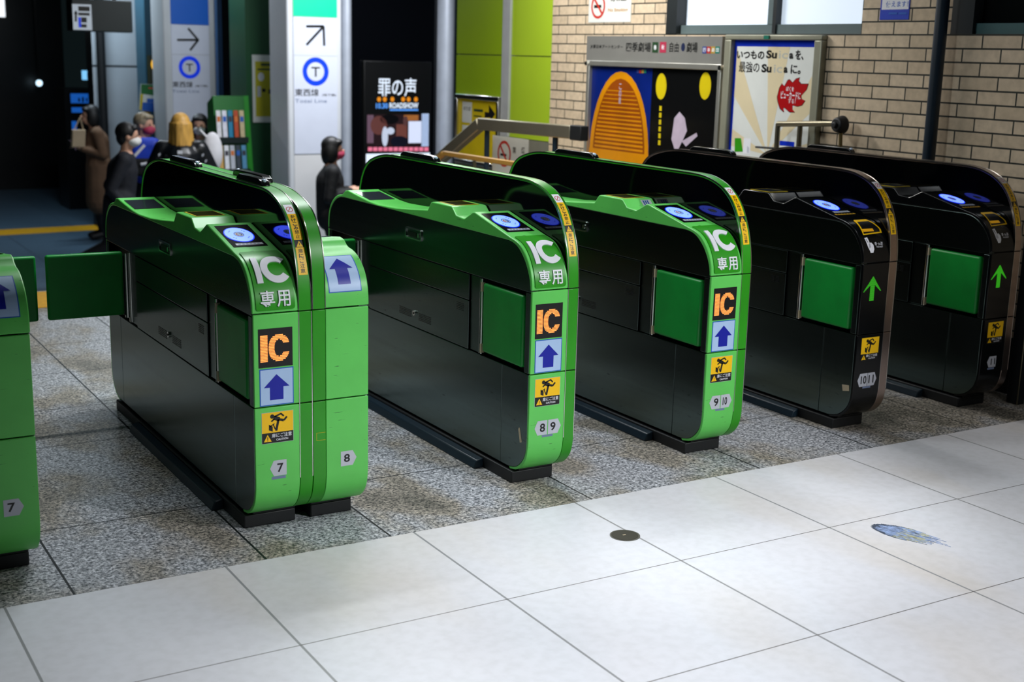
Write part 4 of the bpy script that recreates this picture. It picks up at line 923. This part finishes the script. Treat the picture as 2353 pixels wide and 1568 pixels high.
for tier, (zb, hh) in enumerate(((f9(0, 1215)[1], .30), (f9(0, 1490)[1], .27))):
    k = (zb - LOW) / (zt - LOW); yb = y + .26 * k
    under(MB().box(xl_ - .02, xr_ - .03, yb - .075, yb + .01, zb - .03, zb + .03, M_ACR).build('tray', None), g)
    for i in range(5):
        x0 = xl_ + (xr_ - xl_ - .05) * i / 5; c_ = lc[(i * 3 + tier * 5) % 10]; w_ = (xr_ - xl_ - .05) / 5 - .015
        lf = MB(); ty = yb - .06; lf.prism([(ty, zb + .031), (ty + .006, zb + .031), (ty + .036, zb + hh), (ty + .03, zb + hh)], x0, x0 + w_, mat('leaflet_%d' % ((i * 3 + tier * 5) % 10), c_, .4, wear=.12, scale=30))
        lf.prism([(ty + .016, zb + hh * .62), (ty + .0335, zb + hh * .62), (ty + .0335, zb + hh * .8), (ty + .02, zb + hh * .8)], x0 + .006, x0 + w_ - .006, mat('leaflet_stripe_%d' % ((i + tier) % 3), [(210, 120, 60), (40, 100, 190), (60, 60, 70)][(i + tier) % 3], .4))
        nl += 1
        ords = ('leftmost', 'second', 'middle', 'fourth', 'rightmost')[i]
        tag(lf.build('leaflet', None, sm=False), '%s leaflet in the %s tier of the green brochure rack' % (ords, ('upper', 'lower')[tier]), 'leaflet', 'leaflets in the brochure rack')
# dark gap, blue strip column and pale far wall
xa, xb = PX(497, 200, 1, 12.3).x, PX(572, 200, 1, 12.3).x
MB().box(xa - .1, xb + .6, 13.0, 13.2, LOW, 2.8, M_DARKW).build('wall_gap', kind='structure')
c_ = MB().box(PX(503, 200, 1, 12.4).x, PX(513, 200, 1, 12.4).x, 12.4, 12.5, LOW, 2.8, mat('blue_grey_strip', (52, 84, 124), .4)); tag(c_.build('edge_post', None), 'thin blue grey post right of the column with the blue header', 'post')
bl = MB(); ml = mat('blue_light_text', (20, 60, 120), .4, emit=(60, 150, 255), es=1.3, wear=0); fb = yp(480, 0, 3.735, 12.9)
for a, b_, rx, ry, mm in ((314, 655, 20, 32, ml), (314, 722, 22, 34, ml), (300, 770, 18, 16, SOR), (304, 810, 30, 26, ml)):
    q = fb(a, b_); q2 = fb(a + rx, b_ - ry); bl.prism([(q[0] + (q2[0] - q[0]) * math.cos(k * math.pi / 8), q[1] + (q2[1] - q[1]) * math.sin(k * math.pi / 8)) for k in range(16)], 12.88, 12.92, mm, 'y')
bl.box(fb(310, 0)[0] - .03, fb(310, 0)[0] + .03, 12.92, 13.0, fb(0, 840)[1], fb(0, 620)[1], M_INK)
tag(bl.build('light_sign', None, sm=False), 'small vertical blue lit sign in the dark gap beside the green column', 'sign')
xa, xb = PX(215, 200, 1, 14).x, PX(386, 200, 1, 14).x
M_PW = mat('pale_grey_wall', (176, 184, 192), .5, wear=.06, scale=2)
lw = MB(); zj = PX(300, 153, 1, 14).z
lw.box(xa, xb + 1.2, 14.01, 14.3, LOW, 2.8, M_STEELD).box(xa, xb + 1.2, 14, 14.02, LOW, zj - .012, M_PW).box(xa, xb + 1.2, 14, 14.02, zj + .012, 2.8, M_PW)
lw.build('wall_back', kind='structure', sm=False)
c_ = MB(); xm = PX(235, 200, 1, 13.9).x; c_.tube((xm, 13.9, LOW), (xm, 13.9, 2.8), .055, M_RUBBER, 16); tag(c_.build('wall_pipe', None), 'dark vertical pipe in front of the pale far wall', 'pipe')
c_ = MB(); x0, x1 = PX(336, 200, 1, 13.2).x, PX(384, 200, 1, 13.2).x; c_.box(x0, x1, 13.2, 13.6, LOW, 2.8, mat('teal_column', (40, 84, 104), .45)); tag(c_.build('teal_column', None, bevel=.01), 'dark teal column between the pale wall and the blue headed column', 'column')
ff_ = yp(0, 0, 1, 13.18); p0 = ff_(341, 192); p1 = ff_(369, 128)
c_ = MB().box(p0[0], p1[0], 13.13, 13.2, p0[1], p1[1], M_OLIVE); q = ff_(355, 148); c_.flat(disc(q[0], q[1], .055, .085), fy(13.128), mat('amber_lamp', (200, 150, 20), .4, emit=(255, 190, 20), es=1.1, wear=.1)); q = ff_(356, 172); c_.flat(disc(q[0], q[1], .03, .07), fy(13.128), MATS['amber_lamp'])
tag(c_.build('lit_poster', None, sm=False), 'small amber lit poster on the dark teal column', 'poster')
# green leaflet stand
ff_ = yp(150, 150, 5.057, 12.6); fst = [ff_(*k) for k in ((875, 215), (1110, 230), (1055, 545), (855, 520))]
g = empty('info_stand', (fst[0][0], 12.6, LOW), 0, 'tilted information board with a green top and blue blocks on a pole', 'stand')
FS = fy(12.6); c_ = MB().sheet(poly(fst[::-1]), FS, M_PAPER, .02); F_ = fy(12.579)
c_.flat(poly([ff_(*k) for k in ((872, 330), (875, 218), (1108, 232), (1085, 360))]), F_, mat('stand_green', (20, 104, 40), .4)).flat(poly([ff_(*k) for k in ((960, 255), (1060, 262), (1058, 280), (958, 272))]), F_, M_RED, .001)
c_.flat(poly([ff_(*k) for k in ((890, 430), (1068, 440), (1050, 545), (885, 520))]), F_, M_MIDBLUE, .001).flat(poly([ff_(*k) for k in ((945, 385), (1025, 390), (1020, 435), (942, 432))]), F_, M_MIDBLUE, .001).flat(poly([ff_(*k) for k in ((868, 335), (900, 335), (885, 520), (858, 515))]), F_, M_PYEL, .001)
under(c_.build('board', None, sm=False), g); q = ff_(960, 520); under(MB().tube((q[0], 12.62, LOW), (q[0], 12.62, q[1]), .03, mat('stand_ochre', (150, 120, 40), .5)).build('pole', None), g)
# hanging sign box near the top left
ff_ = yp(0, 0, 2.61375, 11.); p0 = ff_(437, 187); p1 = ff_(792, 5)
g = empty('hanging_sign', ((p0[0] + p1[0]) / 2, 11.1, p1[1]), 0, 'dark hanging sign box with a lit white end and an up arrow', 'sign')
under(MB().box(p0[0], p1[0], 11, 11.25, p0[1], p1[1], mat('sign_box_dark', (14, 30, 32), .4)).build('sign_box', None, bevel=.01), g)
under(MB().tube((p0[0] + .15, 11.12, p1[1]), (p0[0] + .15, 11.12, 2.82), .02, M_RUBBER).tube((p1[0] - .15, 11.12, p1[1]), (p1[0] - .15, 11.12, 2.82), .02, M_RUBBER).build('hanger', None), g)
F_ = fy(10.998); s = MB(); R_ = lambda a, b, c, d: rect(*ff_(a, d), *ff_(c, b)); s.flat(R_(440, 28, 547, 178), F_, mat('sign_lit_white', (150, 160, 170), .4, emit=(190, 200, 210), es=.45, wear=.05))
s.flat([stroke(ff_(455, 130), ff_(455, 70), .02), stroke(ff_(447, 85), ff_(455, 66), .012), stroke(ff_(463, 85), ff_(455, 66), .012), R_(470, 40, 538, 66), R_(470, 78, 538, 92), R_(488, 105, 520, 135), R_(488, 146, 520, 165)], F_, M_INK, .001).flat(R_(472, 104, 485, 165), F_, M_TBLUE, .0014)
under(s.build('sign_face', None, sm=False), g)
# far dark end of the concourse with its few lights
MB().box(-6, 3.6, 18.9, 19.2, LOW, 2.8, M_DARKW).build('wall_far', kind='structure')
ff_ = yp(150, 150, 5.057, 16.); mb_ = mat('display_blue', (10, 30, 60), .4, emit=(30, 110, 220), es=.5, wear=.6, scale=8)
p0 = ff_(62, 790); p1 = ff_(280, 325)
g = empty('vending_display', ((p0[0] + p1[0]) / 2, 16, LOW), 0, 'blue lit vending machine glowing behind the person in the brown coat', 'vending machine')
under(MB().box(p0[0] - .06, p1[0] + .06, 16, 16.6, LOW, p1[1] + .06, M_DARKW).build('machine_body', None), g)
s = MB(); F_ = fy(15.998); R_ = lambda a, b, c, d: rect(*ff_(a, d), *ff_(c, b)); s.flat([R_(65, 330, 272, 440), R_(75, 490, 220, 550), R_(80, 650, 130, 780)], F_, mb_).flat([R_(150, 380, 170, 425), R_(195, 370, 215, 430), R_(240, 380, 255, 425)], F_, M_INK, .001)
under(s.build('display', None, sm=False), g)
ff_ = yp(150, 150, 5.057, 15.9); s = MB(); p0 = ff_(214, 170); p1 = ff_(346, 64); s.box(p0[0], p1[0], 15.9, 16, p0[1], p1[1], mat('sign_cyan', (60, 110, 140), .4, emit=(130, 205, 255), es=1.0, wear=0)); F_ = fy(15.899)
s.flat([rect(*ff_(255 + 50 * i, 160), *ff_(272 + 50 * i, 85)) for i in range(2)], F_, M_MIDBLUE).tube(((p0[0] + p1[0]) / 2, 15.95, p1[1]), ((p0[0] + p1[0]) / 2, 15.95, 2.82), .02, M_RUBBER)
tag(s.build('light_sign', None, sm=False), 'small pale blue lit sign above the blue vending machine', 'sign')
s = MB(); q = PX(90, 191, 1, 18.6); s.ell((q.x, q.y, q.z), (.05, .05, .05), mat('spot_white', (200, 220, 240), .4, emit=(200, 235, 255), es=1.8, wear=0)).tube((q.x, q.y, q.z + .04), (q.x, q.y, 2.82), .015, M_RUBBER); tag(s.build('hanging_lamp', None), 'single bright lamp in the dark at the far left', 'lamp')
s = MB(); p0 = PX(-30, 38, 1, 18.); p1 = PX(7, -60, 1, 18.); s.box(p0.x, p1.x, 18, 18.1, p0.z, p1.z, mat('light_box_white', (220, 225, 230), .4, emit=(235, 240, 245), es=1.2, wear=0)).tube(((p0.x + p1.x) / 2, 18.05, p1.z), ((p0.x + p1.x) / 2, 18.05, 2.82), .02, M_RUBBER); tag(s.build('light_box', None), 'white light box cut off by the upper left corner', 'light box')

# ------------------------------------------------------------------ people in the concourse
def remeshed(name, blobs, m, parent, voxel=.010, sm=6, label=None):
    """blobs: (p, r, q, r2) tapered limbs or (centre, (rx, ry, rz)) ellipsoids, fused into one continuous surface"""
    b = MB()
    for t in blobs:
        if len(t) == 2: b.ell(t[0], t[1], m, 18, 12)
        else:
            p, r, q, r2 = Vector(t[0]), t[1], Vector(t[2]), t[3]
            n = 5
            for i in range(n + 1): b.ell(p.lerp(q, i / n), (r + (r2 - r) * i / n,) * 3, m, 12, 8)
            b.tube(p, q, r, m, 12, r2)
    o = b.build(name, None, label)
    rm = o.modifiers.new('fuse', 'REMESH'); rm.mode = 'VOXEL'; rm.voxel_size = voxel
    s = o.modifiers.new('soft', 'SMOOTH'); s.iterations = sm; s.factor = .5
    dg = bpy.context.evaluated_depsgraph_get(); dg.update()
    me = bpy.data.meshes.new_from_object(o.evaluated_get(dg)); old = o.data; o.modifiers.clear(); o.data = me; bpy.data.meshes.remove(old)
    me.name = name
    if not me.materials: me.materials.append(m)
    me.polygons.foreach_set('use_smooth', [True] * len(me.polygons))
    o.parent = parent
    return o
SKIN = mat('skin', (206, 158, 132), .5, wear=.04)
def person(label, loc, heading, k, top, bottom, hair, arms, legs, hair_style, mask=None, lean=0., coat_len=0., nod=0., puffy=1.0):
    """local axes: +y is where the person faces, +x the right hand; heights for a 1.62 m figure scaled by k"""
    g = empty('person', loc, heading, label, 'person'); g.scale = (k, k, k)
    L = lambda z: lean * (z - .85)
    pel, chest, neck = Vector((0, L(.88), .88)), Vector((0, L(1.2) - .01, 1.18)), Vector((0, L(1.36), 1.345))
    hd = Vector((0, L(1.48) + .015 + nod * .06, 1.490 - abs(nod) * .015))
    body = [(pel, .125, chest, .130), (chest, .120, neck - Vector((0, 0, .04)), .075), (neck - Vector((0, 0, .06)), .055, hd - Vector((0, .015, .04)), .052),
            (hd + Vector((0, -.008, .025)), (.074, .094, .092)), (hd + Vector((0, .018, -.048)), (.054, .068, .062)),
            (hd + Vector((0, .098, -.012)), (.013, .018, .020)), (hd + Vector((0, .085, -.058)), (.024, .014, .010))]
    for s in (-1, 1): body.append((hd + Vector((s * .075, -.005, -.005)), (.010, .020, .030)))
    topb = [(pel + Vector((0, 0, .02)), .140, chest, .142 * puffy), (chest, .14 * puffy, neck - Vector((0, .0, .075)), .095)]
    for s, (el, wr, fd) in zip((-1, 1), arms):
        sh = Vector((s * .165, L(1.29), 1.285)); el = Vector(el); wr = Vector(wr); fd = Vector(fd).normalized()
        body += [(sh, .050, el, .040), (el, .038, wr, .027)]
        topb += [(Vector((s * .09, L(1.3), 1.29)), .075, sh, .066 * puffy), (sh, .066 * puffy, el, .054 * puffy), (el, .052 * puffy, wr + (el - wr).normalized() * .02, .042 * puffy)]
        sd = fd.cross(Vector((0, 0, 1))).normalized() if abs(fd.z) < .9 else Vector((1, 0, 0)); dn = sd.cross(fd).normalized()
        pm = wr + fd * .055; body.append((wr, .024, pm, .026)); body += [(pm - sd * .016, .014, pm + sd * .016, .014)]
        for i, ln in enumerate((.058, .068, .064, .048)):       # four fingers, curled
            a = wr + fd * .085 + sd * (.0245 - .0165 * i); m1 = a + fd * ln * .55 - dn * .006; e = m1 + fd * ln * .30 - dn * ln * .45
            body += [(a - fd * .02, .0088, m1, .0080), (m1, .0080, e, .0066)]
        th = wr + fd * .030 + sd * .026; body += [(th, .011, th + fd * .030 + sd * .022 - dn * .010, .009), (th + fd * .030 + sd * .022 - dn * .010, .009, th + fd * .056 + sd * .020 - dn * .016, .0075)]
    botb = [(pel + Vector((0, 0, .03)), .138, pel - Vector((0, 0, .06)), .135)]; shoes = []
    for s, (kn, an, toe) in zip((-1, 1), legs):
        hp = Vector((s * .085, L(.84), .845)); kn = Vector(kn); an = Vector(an); toe = Vector(toe)
        body += [(hp, .082, kn, .054), (kn, .052, an, .036), (an, .034, an + (toe - an) * .6, .032)]
        botb += [(hp, .096, kn, .066), (kn, .064, an + Vector((0, 0, .02)), .054)]
        shoes += [(an - Vector((0, 0, .012)), .044, an + (toe - an) * .95, .036)]
    remeshed('body', body, SKIN, g, .0075, 3)
    if coat_len: topb += [(pel + Vector((sx_, 0, .02)), .150, pel + Vector((sx_ * 1.4, 0, -coat_len)), .165) for sx_ in (-.05, .05)]
    remeshed('top', topb, top, g, .012, 6); remeshed('trousers', botb, bottom, g, .012, 5); remeshed('shoes', shoes, mat('white_shoe', (196, 200, 200), .5) if 'white sneaker' in label else M_RUBBER, g, .009, 2)
    hb = [(hd + Vector((0, -.022, .040)), (.088, .098, .094))]
    if hair_style == 'bob':
        hb += [(hd + Vector((s * .058, -.028, -.025)), (.042, .072, .105)) for s in (-1, 1)] + [(hd + Vector((0, -.070, -.035)), (.080, .050, .110)), (hd + Vector((0, .050, .075)), (.070, .042, .032))]
    elif hair_style == 'long':
        hb += [(hd + Vector((s * .066, -.02, -.02)), .042, hd + Vector((s * .088, -.02, -.17)), .034) for s in (-1, 1)] + [(hd + Vector((0, -.07, 0)), .072, hd + Vector((0, -.080, -.17)), .066), (hd + Vector((0, .050, .075)), (.066, .040, .030))]
        for i in range(15):
            a = -.25 + (math.pi + .5) * i / 14; rx = .094 + random.uniform(-.006, .010)
            p0 = hd + Vector((math.cos(a) * rx * .9, -.025 - math.sin(a) * rx, .03)); hb.append((p0, .016, hd + Vector((math.cos(a) * (rx + random.uniform(.0, .03)), -.03 - math.sin(a) * (rx + .01), -.19 - random.uniform(0, .07))), .012))
    else:
        hb += [(hd + Vector((0, -.058, -.012)), (.076, .052, .075)), (hd + Vector((0, .046, .080)), (.066, .044, .030))]
    remeshed('hair', hb, hair, g, .008, 2)
    ey = MB()
    for s in (-1, 1): ey.ell(hd + Vector((s * .031, .083, .010)), (.011, .006, .006), M_INK, 10, 6)
    ey.build('eyes', g)
    if mask is not None: 
        remeshed('face_mask', [(hd + Vector((0, .040, -.048)), (.064, .068, .050)), (hd + Vector((0, .085, -.040)), (.038, .030, .036))], mask, g, .008, 2)
    return g
def at(px, py, Y): q = PX(px, py, 1, Y); return q
M_DARKC = mat('dark_cloth', (16, 19, 26), .8, wear=.15); M_BLKC = mat('black_cloth', (12, 14, 17), .75, wear=.15); M_NAVYC = mat('navy_cloth', (13, 17, 28), .8, wear=.12)
M_HAIRB = mat('black_hair', (16, 15, 16), .5, wear=.2, scale=40, stretch=(1, 1, .2)); M_HAIRY = mat('blonde_hair', (196, 150, 70), .5, wear=.25, scale=40, stretch=(1, 1, .2)); M_HAIRG = mat('ash_hair', (140, 128, 104), .5, wear=.25, scale=40)
M_MASKW = mat('white_mask', (226, 226, 222), .7); M_MASKR = mat('rose_mask', (176, 54, 84), .7); M_BLUEC = mat('blue_cloth', (20, 60, 190), .6, wear=.15); M_BROWNC = mat('brown_coat', (112, 84, 62), .85, wear=.12)
M_FLUFF = mat('white_fleece', (216, 216, 220), .9, wear=.08); M_PUFF = mat('black_puffer', (10, 14, 19), .35, wear=.1)
STAND = (((-.09, .02, .47), (-.09, -.02, .085), (-.10, .13, .04)), ((.09, .02, .47), (.09, -.02, .085), (.10, .13, .04)))
HOLD = (((-.215, -.03, 1.03), (-.07, .20, 1.10), (.55, .75, .25)), ((.215, -.03, 1.03), (.08, .20, 1.10), (-.55, .75, .25)))
DOWN = (((-.225, -.03, 1.02), (-.23, .06, .79), (0, .2, -1)), ((.225, -.03, 1.02), (.23, .06, .79), (0, .2, -1)))
EAST = -math.pi / 2 - .30      # facing along the picture towards the right
q = at(762, 315, 8.3); kk = (q.z - LOW) / 1.612
person('person with a black bob and rose mask, dark clothes, walking before the green headed column', (q.x - .02, 8.3, LOW), EAST, kk, M_BLKC, M_BLKC, M_HAIRB, HOLD,
       (((-.08, .10, .47), (-.08, -.10, .11), (-.09, .04, .05)), ((.08, .06, .47), (.08, .10, .085), (.09, .25, .04))), 'bob', M_MASKR, .03)
q = at(300, 285, 9.2); kk = (q.z - LOW) / 1.60
person('person with short black hair and white mask striding in a dark coat, white sneaker raised', (q.x - .13, 9.2, LOW), EAST, kk, M_NAVYC, M_DARKC, M_HAIRB, (((-.225, -.10, 1.02), (-.24, .02, .80), (0, .3, -1)), ((.225, -.06, 1.02), (.22, .10, .82), (0, .4, -1))),
       (((-.08, .26, .52), (-.08, .30, .085), (-.09, .46, .05)), ((.08, -.10, .50), (.08, -.42, .32), (.09, -.36, .20))), 'short', M_MASKW, .14, .22)
q = at(322, 262, 10.6); kk = (q.z - LOW) / 1.60
gb = person('person with ash blond hair and rose mask wearing a blue jacket', (q.x, 10.6, LOW), EAST - .5, kk, M_BLUEC, M_DARKC, M_HAIRG, HOLD, STAND, 'short', M_MASKR, .05)
q = at(414, 264, 9.6); kk = (q.z - LOW) / 1.60
gp = person('person with long blonde hair seen from behind in a black puffer jacket', (q.x, 9.6, LOW), -.35, kk, M_PUFF, M_BLKC, M_HAIRY, (((-.30, .02, 1.02), (-.26, .16, .86), (.3, .8, -.3)), ((.30, .02, 1.02), (.26, .16, .86), (-.3, .8, -.3))), STAND, 'long', None, .02, 0, 0, 1.32)
lt = MB()
for s in (-1, 1):
    for i in range(5):
        z = 1.24 - .055 * i; x = s * (.165 + .030 * (5 - abs(0)) / 5 + .026 * i); lt.box(x - .004, x + .006, -.118 + .006 * i, -.10 + .006 * i, z - .014, z + .008, M_GREY).box(x + .006, x + .014, -.118 + .006 * i, -.10 + .006 * i, z - .004, z + .014, M_GREY)
lt.box(-.022, .022, -.205, -.190, 1.255, 1.285, M_WHITE).build('sleeve_lettering', gp)
q = at(455, 264, 10.9); kk = (q.z - LOW) / 1.60
person('person with long black hair and white mask in a white fleece, reading a red phone', (q.x + .02, 10.9, LOW), math.pi - .45, kk, M_FLUFF, M_DARKC, M_HAIRB, HOLD, STAND, 'long', M_MASKW, .0, .12, .3, 1.15)
ph = MB().box(-.035, .035, -.006, .006, -.07, .07, mat('red_phone_case', (190, 60, 44), .4)).box(-.031, .031, .006, .008, -.065, .065, M_INK)
po = ph.build('phone', None, 'red cased phone held by the person in the white fleece', 'phone', sm=False)
v_ = Matrix.Rotation(math.pi - .45, 4, 'Z') @ (Vector((0, .30, 1.135)) * kk); po.location = Vector((q.x + .02, 10.9, LOW)) + v_; po.rotation_euler = (-.5, 0, math.pi - .45)
q = at(222, 243, 13.0); kk = (q.z - LOW) / 1.60
person('person in a long brown coat looking down at a phone by the blue machine', (q.x, 13.0, LOW), math.pi / 2 - .1, kk, M_BROWNC, M_DARKC, M_HAIRB, HOLD, STAND, 'bob', None, .06, .42, .5)
hd_ = math.pi / 2 - .1
ph = MB().box(-.035, .035, -.006, .006, -.07, .07, M_INK).box(-.031, .031, -.008, -.006, -.065, .065, mat('phone_screen', (60, 70, 90), .3, emit=(180, 150, 190), es=.5, wear=0))
po = ph.build('phone', None, 'dark phone held by the person in the brown coat', 'phone', sm=False); v_ = Matrix.Rotation(hd_, 4, 'Z') @ (Vector((0, .30, 1.135)) * kk); po.location = Vector((q.x, 13., LOW)) + v_; po.rotation_euler = (-.5, 0, hd_)
a = at(178, 318, 12.85); M_BAG = mat('beige_bag', (196, 172, 140), .6)
bag = MB(); bag.prism([(-.075, -.10), (.075, -.10), (.09, .10), (-.055, .10)], -.04, .04, M_BAG, 'y'); bag.tube((-.03, 0, .10), (.04, 0, .24), .007, M_BAG).tube((.07, 0, .10), (.04, 0, .24), .007, M_BAG)
bo = bag.build('handbag', None, 'beige handbag hanging from the arm of the person in the brown coat', 'bag', bevel=.012); bo.location = a
a = at(489, 350, 9.82); tb = MB(); tb.ell((0, 0, 0), (.10, .07, .20), M_FLUFF, 18, 12).tube((-.05, 0, .14), (-.12, .02, .22), .012, M_FLUFF)
to = tb.build('fleece_bag', None, 'white fluffy bag between the person in the black puffer jacket and the rack', 'bag'); to.location = a
# sports bag on the back of the person in blue
q = at(334, 362, 10.3)
bb_ = empty('backpack', q, -.3, 'blue and black backpack with white stripes carried between the crowd', 'backpack')
MB().box(-.15, .15, -.09, .09, -.20, .20, M_BLUEC).build('bag_body', bb_, bevel=.07, seg=4)
MB().box(-.13, .14, -.135, -.08, -.18, .0, M_BLKC).build('front_pocket', bb_, label='black front pocket', bevel=.025, seg=3)
s_ = MB(); s_.tube((-.10, -.088, .02), (.0, -.088, .13), .016, M_WHITE).tube((-.04, -.134, -.06), (.12, -.134, -.03), .016, M_WHITE); s_.build('stripe', bb_, label='white stripe')
